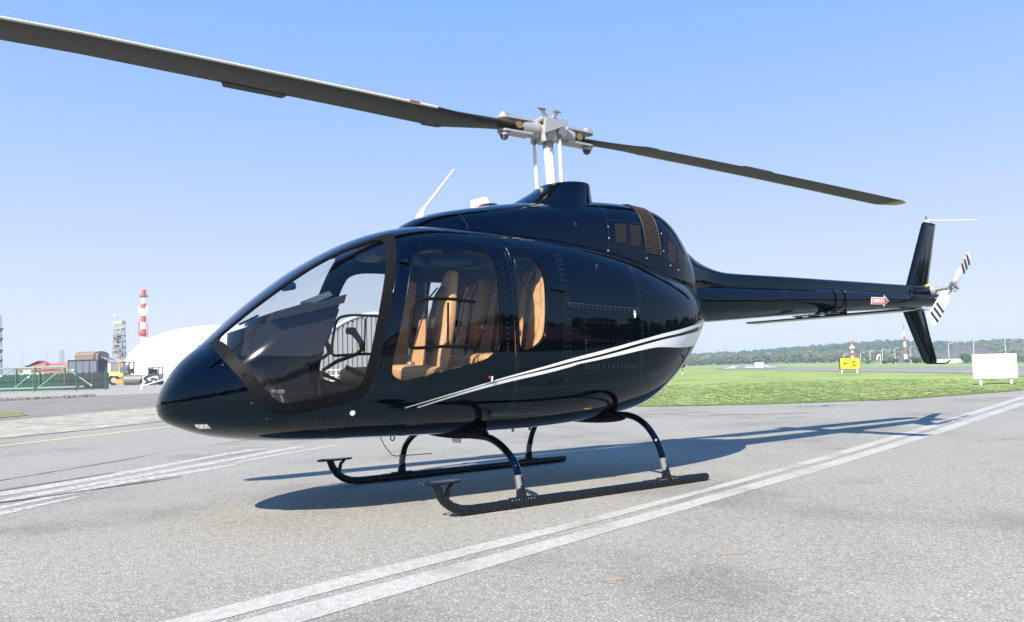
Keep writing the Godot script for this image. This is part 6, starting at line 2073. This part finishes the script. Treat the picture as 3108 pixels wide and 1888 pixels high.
		for s in [[0.40, 0.15, 0.062], [0.62, 0.20, 0.062], [0.80, 0.25, 0.056], [1.00, 0.31, 0.050], [1.18, 0.335, 0.044], [1.9, 0.335, 0.040], [2.8, 0.335, 0.038], [3.8, 0.335, 0.036], [4.7, 0.335, 0.034], [5.27, 0.335, 0.032], [5.35, 0.325, 0.030], [5.52, 0.20, 0.016], [5.56, 0.15, 0.010]]:
			var r: float = s[0]
			var pitch := deg_to_rad(lerpf(8.0, 1.5, clampf((r - 0.6) / 5.0, 0.0, 1.0)))
			var back := (-lead * cos(pitch) - Vector3.UP * sin(pitch)).normalized()
			var upv := (Vector3.UP * cos(pitch) - lead * sin(pitch)).normalized()
			var droop := -0.0022 * maxf(0.0, r - 1.0) * r
			var off := 0.085 if r < 1.1 else 0.10
			if r > 5.3:
				off = 0.10 - (r - 5.3) * 0.42
			var o := root + dir * r + Vector3.UP * (droop + (0.028 if side == 0 else 0.0) * clampf(r - 1.0, 0.0, 3.0)) + lead * off
			var e := [o, back, upv, s[1], s[2]]
			if r <= 5.35: sec.append(e)
			if r >= 5.35: tipsec.append(e)
			if r >= 1.18 and r <= 5.35:
				strip.append([o + lead * 0.003, back, upv, 0.034, s[2] * 0.60])
		mb = MB.new(); wing(mb, sec); var blade := put("rotor_blade", mb, M.rotor_underside, h)
		mb = MB.new(); wing(mb, tipsec); put("blade_tip", mb, M.blade_tip if side == 1 else M.rotor_underside, blade)
		mb = MB.new(); wing(mb, strip); put("erosion_strip", mb, M.erosion_strip, blade)
		for tb in [[2.35, 2.86, 0.05], [0.98, 1.2, 0.02]]:
			var i := 5 if tb[0] > 2.0 else 3
			var s0: Array = sec[i]
			mb = MB.new()
			var tr := func(r: float, x: float) -> Vector3:
				var f: float = (r - 1.9) / 0.9 if i == 5 else (r - 1.0) / 0.18
				return (sec[i][0] as Vector3).lerp(sec[i + 1][0], f) + (sec[i][1] as Vector3) * (lerpf(sec[i][3], sec[i + 1][3], f) + x)
			var upv: Vector3 = s0[2]
			for w in [0.002, -0.002]:
				mb.q(tr.call(tb[0], -0.02) + upv * w, tr.call(tb[1], -0.02) + upv * w, tr.call(tb[1] - 0.03, tb[2]) + upv * w, tr.call(tb[0] + 0.03, tb[2]) + upv * w, upv * signf(w))
			put("trim_tab", mb, M.rotor_underside, blade)
		if side == 0:
			mb = MB.new(); mb.tube([(sec[5][0] as Vector3).lerp(sec[4][0], 0.64) + lead * 0.006 + Vector3.UP * 0.004, (sec[5][0] as Vector3).lerp(sec[4][0], 0.76) + lead * 0.006 + Vector3.UP * 0.004], 0.006, 6); put("red_mark", mb, M.red_knob, blade)


func tail(h: Node3D) -> void:
	var boom := Loft.new()
	boom.T = [[1.30, 1.44, 1.86, 1.65, 0.205, 2.0, 2.0], [1.6, 1.435, 1.865, 1.65, 0.222, 2.0, 2.0], [1.9, 1.432, 1.866, 1.648, 0.217, 2.0, 2.0], [2.6, 1.478, 1.872, 1.675, 0.195, 2.0, 2.0], [4.0, 1.571, 1.885, 1.728, 0.157, 2.0, 2.0], [5.8, 1.662, 1.893, 1.777, 0.116, 2.0, 2.0], [6.45, 1.70, 1.895, 1.797, 0.098, 2.0, 2.0], [6.62, 1.708, 1.895, 1.80, 0.094, 2.0, 2.0]]
	var mb := MB.new(); boom.skin(mb, 84, 40); var bm := put("tail_boom", mb, M.black_paint, h)
	mb = MB.new(); mb.tube([Vector3(6.60, 1.80, 0), Vector3(6.622, 1.80, 0)], 0.088, 18); put("end_plate", mb, M.satin_black, bm)
	var cover := Loft.new()
	cover.T = [[1.20, 1.60, 2.34, 1.9, 0.30, 2.4, 2.4], [1.5, 1.65, 2.24, 1.88, 0.25, 2.4, 2.4], [1.76, 1.68, 2.10, 1.86, 0.19, 2.4, 2.4], [1.95, 1.70, 2.03, 1.85, 0.155, 2.6, 2.6], [2.16, 1.72, 1.985, 1.84, 0.135, 3.0, 3.0], [2.42, 1.74, 1.972, 1.84, 0.125, 3.4, 3.4], [3.2, 1.75, 1.976, 1.85, 0.115, 3.6, 3.6], [4.05, 1.76, 1.979, 1.86, 0.107, 3.6, 3.6], [6.03, 1.79, 1.982, 1.88, 0.088, 3.6, 3.6], [6.36, 1.80, 1.982, 1.88, 0.085, 3.6, 3.6]]
	mb = MB.new(); cover.skin(mb, 90, 48); var cv := put("drive_shaft_cover", mb, M.black_paint, h)
	mb = MB.new(); mb.box(Vector3(6.36, 1.89, 0), Vector3(0.012, 0.15, 0.14)); put("cover_end", mb, M.mesh_dark, cv)
	mb = MB.new()
	for u in [4.3, 6.35, 7.0, 7.6, 8.2]:
		cover.rivets(mb, [u, 40, u, 8], 0.05, 0.005)
	for u in [3.4, 3.45, 4.5, 4.9]:
		boom.rivets(mb, [u, 80, u, -70], 0.035, 0.0035)
	put("rivets", both(mb), M.rivet_metal, bm).set_meta("kind", "stuff")
	mb = MB.new(); boom.line(mb, [1.5, 48, 2.4, 50, 3.4, 52, 4.4, 60, 5.5, 66], 0.006, 0.002); boom.line(mb, [3.43, 80, 3.43, 0, 3.43, -80], 0.005, 0.0015); put("panel_seams", both(mb), M.seam_grey, bm)
	# fins
	mb = MB.new()
	var sec := []
	for s in [[1.93, 5.88, 6.42, 0.062], [2.2, 6.035, 6.51, 0.058], [2.55, 6.235, 6.635, 0.052], [2.86, 6.415, 6.75, 0.046], [2.895, 6.46, 6.755, 0.03]]:
		sec.append([Vector3(s[1], s[0], 0), Vector3.RIGHT, Vector3(0, 0, 1), s[2] - s[1], s[3]])
	wing(mb, sec); var fin := put("upper_fin", mb, M.black_paint, h)
	mb = MB.new(); mb.tube([Vector3(6.435, 1.98, 0), Vector3(6.765, 2.89, 0)], 0.012, 6); put("trailing_strip", mb, M.exhaust_brown, fin)
	mb = MB.new(); mb.ball(Vector3(6.57, 2.905, 0), Vector3(0.06, 0.022, 0.02), 7); put("fin_tip_fitting", mb, M.aerial_white, fin)
	mb = MB.new(); mb.tube([Vector3(6.56, 2.92, 0), Vector3(6.63, 2.935, 0), Vector3(6.76, 2.94, 0)], [0.012, 0.02, 0.009], 8); mb.cyl(Vector3(6.76, 2.94, 0), Vector3(8.02, 3.06, 0), 0.008, 6); put("rod_aerial", mb, M.aerial_white, fin)
	mb = MB.new(); mb.cyl(Vector3(6.53, 2.90, 0), Vector3(6.53, 2.985, 0), 0.004, 5); mb.cyl(Vector3(6.565, 2.90, 0), Vector3(6.565, 2.985, 0), 0.004, 5); put("static_wicks", mb, M.satin_black, fin)
	mb = MB.new()
	sec = []
	for s in [[1.72, 5.74, 6.28, 0.062], [1.586, 5.81, 6.34, 0.06], [1.3, 5.985, 6.43, 0.056], [1.02, 6.16, 6.54, 0.05], [0.955, 6.20, 6.56, 0.044], [0.925, 6.24, 6.54, 0.02]]:
		sec.append([Vector3(s[1], s[0], 0), Vector3.RIGHT, Vector3(0, 0, 1), s[2] - s[1], s[3]])
	wing(mb, sec); var low := put("lower_fin", mb, M.black_paint, h)
	mb = MB.new(); mb.tube([Vector3(6.30, 0.925, 0), Vector3(6.78, 0.918, 0), Vector3(6.84, 0.928, 0), Vector3(6.90, 0.955, 0)], 0.011, 8); put("tail_skid", mb, M.satin_black, low)
	# stabiliser slung under the boom
	mb = MB.new()
	sec = []
	for z in [-1.147, -1.13, -0.6, 0.0, 0.6, 1.13, 1.147]:
		var e := 0.6 if absf(z) > 1.14 else 1.0
		sec.append([Vector3(3.99 + (1.0 - e) * 0.05, 1.53, z), Vector3(1, -0.03, 0).normalized(), Vector3(0.03, 1, 0).normalized(), 0.33 * e, 0.036 * e])
	wing(mb, sec); var stab := put("stabilizer", mb, M.black_paint, h)
	mb = MB.new()
	sec = []
	for z in [-0.32, -0.25, 0.0, 0.25, 0.32]:
		sec.append([Vector3(3.87, 1.555, z), Vector3(1, -0.12, 0).normalized(), Vector3(0.12, 1, 0).normalized(), 0.09, 0.014])
	wing(mb, sec); put("slat", mb, M.black_paint, stab)
	for z in [-0.3, -0.12, 0.12, 0.3]:
		mb = MB.new(); mb.box(Vector3(3.98, 1.55, z), Vector3(0.12, 0.03, 0.02), Basis(), 0.004); put("slat_bracket", mb, M.black_paint, stab)
	for z in [1.10, -1.10]:
		mb = MB.new(); mb.ball(Vector3(4.22, 1.535, z * 1.02), Vector3(0.045, 0.028, 0.03), 6); put("tip_light", mb, M.clear_glass, stab)
	for x in [4.09, 4.29]:
		mb = MB.new()
		var pts := []
		for k in 13:
			var g := PI * (0.5 + k / 12.0) - PI * 0.5
			pts.append(Vector3(x, 1.722 + 0.17 * cos(g * 1.0 - PI * 0.0), 0.17 * sin(g)) if false else Vector3(x, 1.722 - 0.168 * cos(PI * (k - 6.0) / 7.5), 0.168 * sin(PI * (k - 6.0) / 7.5)))
		mb.tube(pts, 0.014, 6, true, 0.5)
		put("saddle_strap", mb, M.black_paint, stab)
		for s in [0.12, -0.12]:
			mb = MB.new(); mb.box(Vector3(x, 1.565, s), Vector3(0.07, 0.09, 0.035), Basis(), 0.01); put("saddle_foot", mb, M.satin_black, stab)
	# danger arrow on the boom
	var ap := PackedVector2Array([Vector2(-0.205, -0.045), Vector2(0.085, -0.045), Vector2(0.085, -0.072), Vector2(0.20, 0.0), Vector2(0.085, 0.072), Vector2(0.085, 0.045), Vector2(-0.205, 0.045)])
	var inner := PackedVector2Array([Vector2(-0.192, -0.033), Vector2(0.097, -0.033), Vector2(0.097, -0.050), Vector2(0.178, 0.0), Vector2(0.097, 0.050), Vector2(0.097, 0.033), Vector2(-0.192, 0.033)])
	var wn := boom.nrm(4.62, -8.0)
	var wx := Vector3(1, 0.018, 0).normalized()
	wx = (wx - wn * wx.dot(wn)).normalized()
	var ab := Basis(wx, wn.cross(wx).normalized(), wn)
	var pos := Vector3(5.045, 1.737, 0.135)
	mb = MB.new(); mb.prism(ap, 0.004, Transform3D(ab, pos)); var arrow := put("danger_arrow", mb, M.white_stripe, h)
	mb = MB.new(); mb.prism(inner, 0.004, Transform3D(ab, pos + wn * 0.003)); var red := put("red_field", mb, M.red_sign, arrow)
	var tx := put_text("lettering", text_mesh("DANGER", 0.05, 0.004), M.white_stripe, Vector3(), red)
	tx.transform = Transform3D(ab, pos + wn * 0.006 + wx * -0.045)
	# tail rotor gearbox, shaft and two blades
	mb = MB.new(); mb.ball(Vector3(6.50, 1.93, 0.03), Vector3(0.085, 0.075, 0.07), 9); mb.cyl(Vector3(6.36, 1.91, 0), Vector3(6.46, 1.92, 0.02), 0.05, 12); var gb := put("tail_gearbox", mb, M.hub_grey, h)
	mb = MB.new(); mb.box(Vector3(6.50, 1.855, 0.02), Vector3(0.13, 0.06, 0.10), Basis(), 0.015); put("gearbox_mount", mb, M.bare_metal, gb)
	mb = MB.new(); mb.stud(Vector3(6.41, 1.985, 0.02), Vector3.UP, 0.035, 0.03, 8); put("filler_cap", mb, M.yellow_mark, gb)
	mb = MB.new(); mb.cyl(Vector3(6.50, 1.93, 0.06), Vector3(6.41, 1.937, 0.335), 0.022, 10); put("rotor_shaft", mb, M.hub_grey, gb)
	mb = MB.new(); mb.tube([Vector3(6.40, 1.79, 0.05), Vector3(6.50, 1.83, 0.14), Vector3(6.45, 1.90, 0.26)], 0.010, 6); put("pitch_rod", mb, M.bare_metal, gb)
	mb = MB.new(); mb.box(Vector3(6.60, 1.815, 0.03), Vector3(0.10, 0.07, 0.08), Basis(), 0.015); put("control_crank", mb, M.mesh_dark, gb)
	var hub := Vector3(6.41, 1.937, 0.335)
	mb = MB.new(); mb.box(hub, Vector3(0.20, 0.06, 0.06), Basis(Vector3(0, 0, 1), 0.75), 0.015); mb.tube([hub + Vector3(-0.09, 0.02, 0.035), hub + Vector3(0.12, -0.015, 0.035)], 0.014, 6); mb.cyl(hub, hub + Vector3(0, 0, 0.07), 0.02, 8); var trh := put("tail_rotor_hub", mb, M.hub_shadow_metal, h)
	mb = MB.new()
	for k in 4:
		mb.ball(hub + Vector3(cos(TAU * k / 4 + 0.3) * 0.055, sin(TAU * k / 4 + 0.3) * 0.05, 0.045), Vector3.ONE * 0.017, 5)
	put("hub_links", mb, M.bare_metal, trh)
	for s in [1.0, -1.0]:
		var d: Vector3 = Vector3(0.775, 0.632, 0.0) * s
		d = d.normalized()
		var ch: Vector3 = Vector3(-d.y, d.x, 0.0) * s
		var chord := 0.185
		var tilt: float = 0.16 * s
		var cd := (ch * cos(tilt) + Vector3(0, 0, 1) * sin(tilt)).normalized()
		var nn := d.cross(cd).normalized()
		mb = MB.new(); mb.tube([hub + d * 0.03, hub + d * 0.15], [0.03, 0.022], 8); put("blade_cuff", mb, M.hub_grey, trh)
		mb = MB.new()
		sec = []
		for r in [0.12, 0.20, 0.5, 0.70, 0.74]:
			var cc: float = 0.10 if r < 0.15 else (chord if r < 0.73 else chord * 0.85)
			sec.append([hub + d * r - cd * cc * 0.5, cd, nn, cc, 0.016])
		wing(mb, sec); var tb := put("tail_rotor_blade", mb, M.tail_white, h)
		for k in 3:
			var r0 := 0.42 + 0.10 * k
			mb = MB.new()
			var b := Basis(d, cd, d.cross(cd).normalized())
			for w in [0.0135, -0.0115]:
				mb.prism(PackedVector2Array([Vector2(r0, -chord * 0.48), Vector2(r0 + 0.042, -chord * 0.48), Vector2(r0 + 0.042, chord * 0.42), Vector2(r0, chord * 0.42)]), 0.003, Transform3D(b, hub + b.z * (w + 0.0)))
			put("warning_stripe", mb, M.tail_stripe, tb)


func landing_gear(h: Node3D) -> void:
	var mb: MB
	for z in [0.996, -0.996]:
		var sg := signf(z)
		mb = MB.new()
		mb.tube([Vector3(-1.80, 0.232, z), Vector3(-1.775, 0.17, z), Vector3(-1.735, 0.115, z), Vector3(-1.68, 0.072, z), Vector3(-1.61, 0.044, z), Vector3(-1.53, 0.035, z), Vector3(-1.0, 0.034, z), Vector3(0.0, 0.034, z), Vector3(0.77, 0.034, z), Vector3(0.80, 0.036, z), Vector3(0.815, 0.040, z)], [0.030, 0.032, 0.033, 0.033, 0.033, 0.033, 0.033, 0.033, 0.033, 0.028, 0.014], 14)
		var sk := put("skid_tube", mb, M.skid_paint, h)
		mb = MB.new()
		var oval := PackedVector2Array()
		for k in 28:
			var c := cos(TAU * k / 28.0)
			var s := sin(TAU * k / 28.0)
			oval.append(Vector2(c * 0.125 + 0.035, s * 0.045))
		mb.prism(oval, 0.012, Transform3D(Basis(Vector3(1, 0, 0), PI / 2) * Basis(Vector3(0, 1, 0), 0.0), Vector3(-1.755, 0.243, z)))
		put("step_plate", mb, M.skid_paint, sk)
		mb = MB.new()
		var loop := []
		for k in 29:
			loop.append(Vector3(-1.755 + cos(TAU * k / 28.0) * 0.155, 0.241, z + sin(TAU * k / 28.0) * 0.052))
		mb.tube(loop, 0.009, 6, false)
		put("step_rim", mb, M.skid_paint, sk)
		mb = MB.new(); mb.tube([Vector3(-1.66, 0.235, z), Vector3(-1.70, 0.20, z), Vector3(-1.715, 0.135, z)], [0.012, 0.016, 0.02], 8); put("step_gusset", mb, M.skid_paint, sk)
		for x in [-1.30, 0.08]:
			mb = MB.new(); mb.tube([Vector3(x - 0.0, 0.034, z), Vector3(x + 0.62, 0.034, z)] if x < -1.0 else [Vector3(x, 0.034, z), Vector3(x + 0.55, 0.034, z)], 0.0365, 14); put("wear_shoe", mb, M.skid_paint, sk)
	for f in [[-1.107, [[0.06, 0.996], [0.14, 0.985], [0.22, 0.965], [0.32, 0.905], [0.41, 0.765], [0.46, 0.62], [0.475, 0.50], [0.475, 0.30], [0.475, 0.0]]], [0.33, [[0.06, 0.996], [0.12, 0.99], [0.22, 0.965], [0.35, 0.905], [0.47, 0.80], [0.54, 0.67], [0.565, 0.54], [0.565, 0.40], [0.56, 0.0]]]]:
		var x: float = f[0]
		var line := PackedVector2Array()
		for p in f[1]:
			line.append(Vector2(p[0], p[1]))
		var pts := []
		for i in line.size() - 1:
			for k in 4:
				var q := line[i].cubic_interpolate(line[i + 1], line[maxi(i - 1, 0)], line[mini(i + 2, line.size() - 1)], k / 4.0)
				pts.append(Vector3(x, q.x, q.y))
		var all := pts.duplicate()
		all.append(Vector3(x, line[-1].x, 0))
		for i in range(pts.size() - 1, -1, -1):
			all.append(pts[i] * Vector3(1, 1, -1))
		mb = MB.new(); mb.tube(all, 0.0275, 12); var ct := put("cross_tube", mb, M.black_paint, h)
		for s in [1.0, -1.0]:
			mb = MB.new(); mb.tube([Vector3(x, 0.065, 0.996 * s), Vector3(x, 0.12, 0.989 * s), Vector3(x, 0.155, 0.981 * s)], [0.042, 0.034, 0.030], 12); put("socket", mb, M.skid_paint, ct)
			mb = MB.new(); mb.box(Vector3(x, 0.055, 0.996 * s), Vector3(0.22, 0.045, 0.05), Basis(), 0.012); put("saddle", mb, M.skid_paint, ct)
			mb = MB.new(); mb.tube([Vector3(x - 0.004, 0.125, 0.9885 * s), Vector3(x - 0.004, 0.225, 0.9645 * s)], 0.029, 12); put("metal_sleeve", mb, M.bare_metal, ct)
			mb = MB.new()
			for k in 8:
				mb.stud(Vector3(x - 0.095 + 0.027 * k, 0.06, 0.996 * s + 0.0255 * s), Vector3(0, 0, s), 0.006, 0.004, 6)
			put("saddle_rivets", mb, M.bare_metal, ct).set_meta("kind", "stuff")
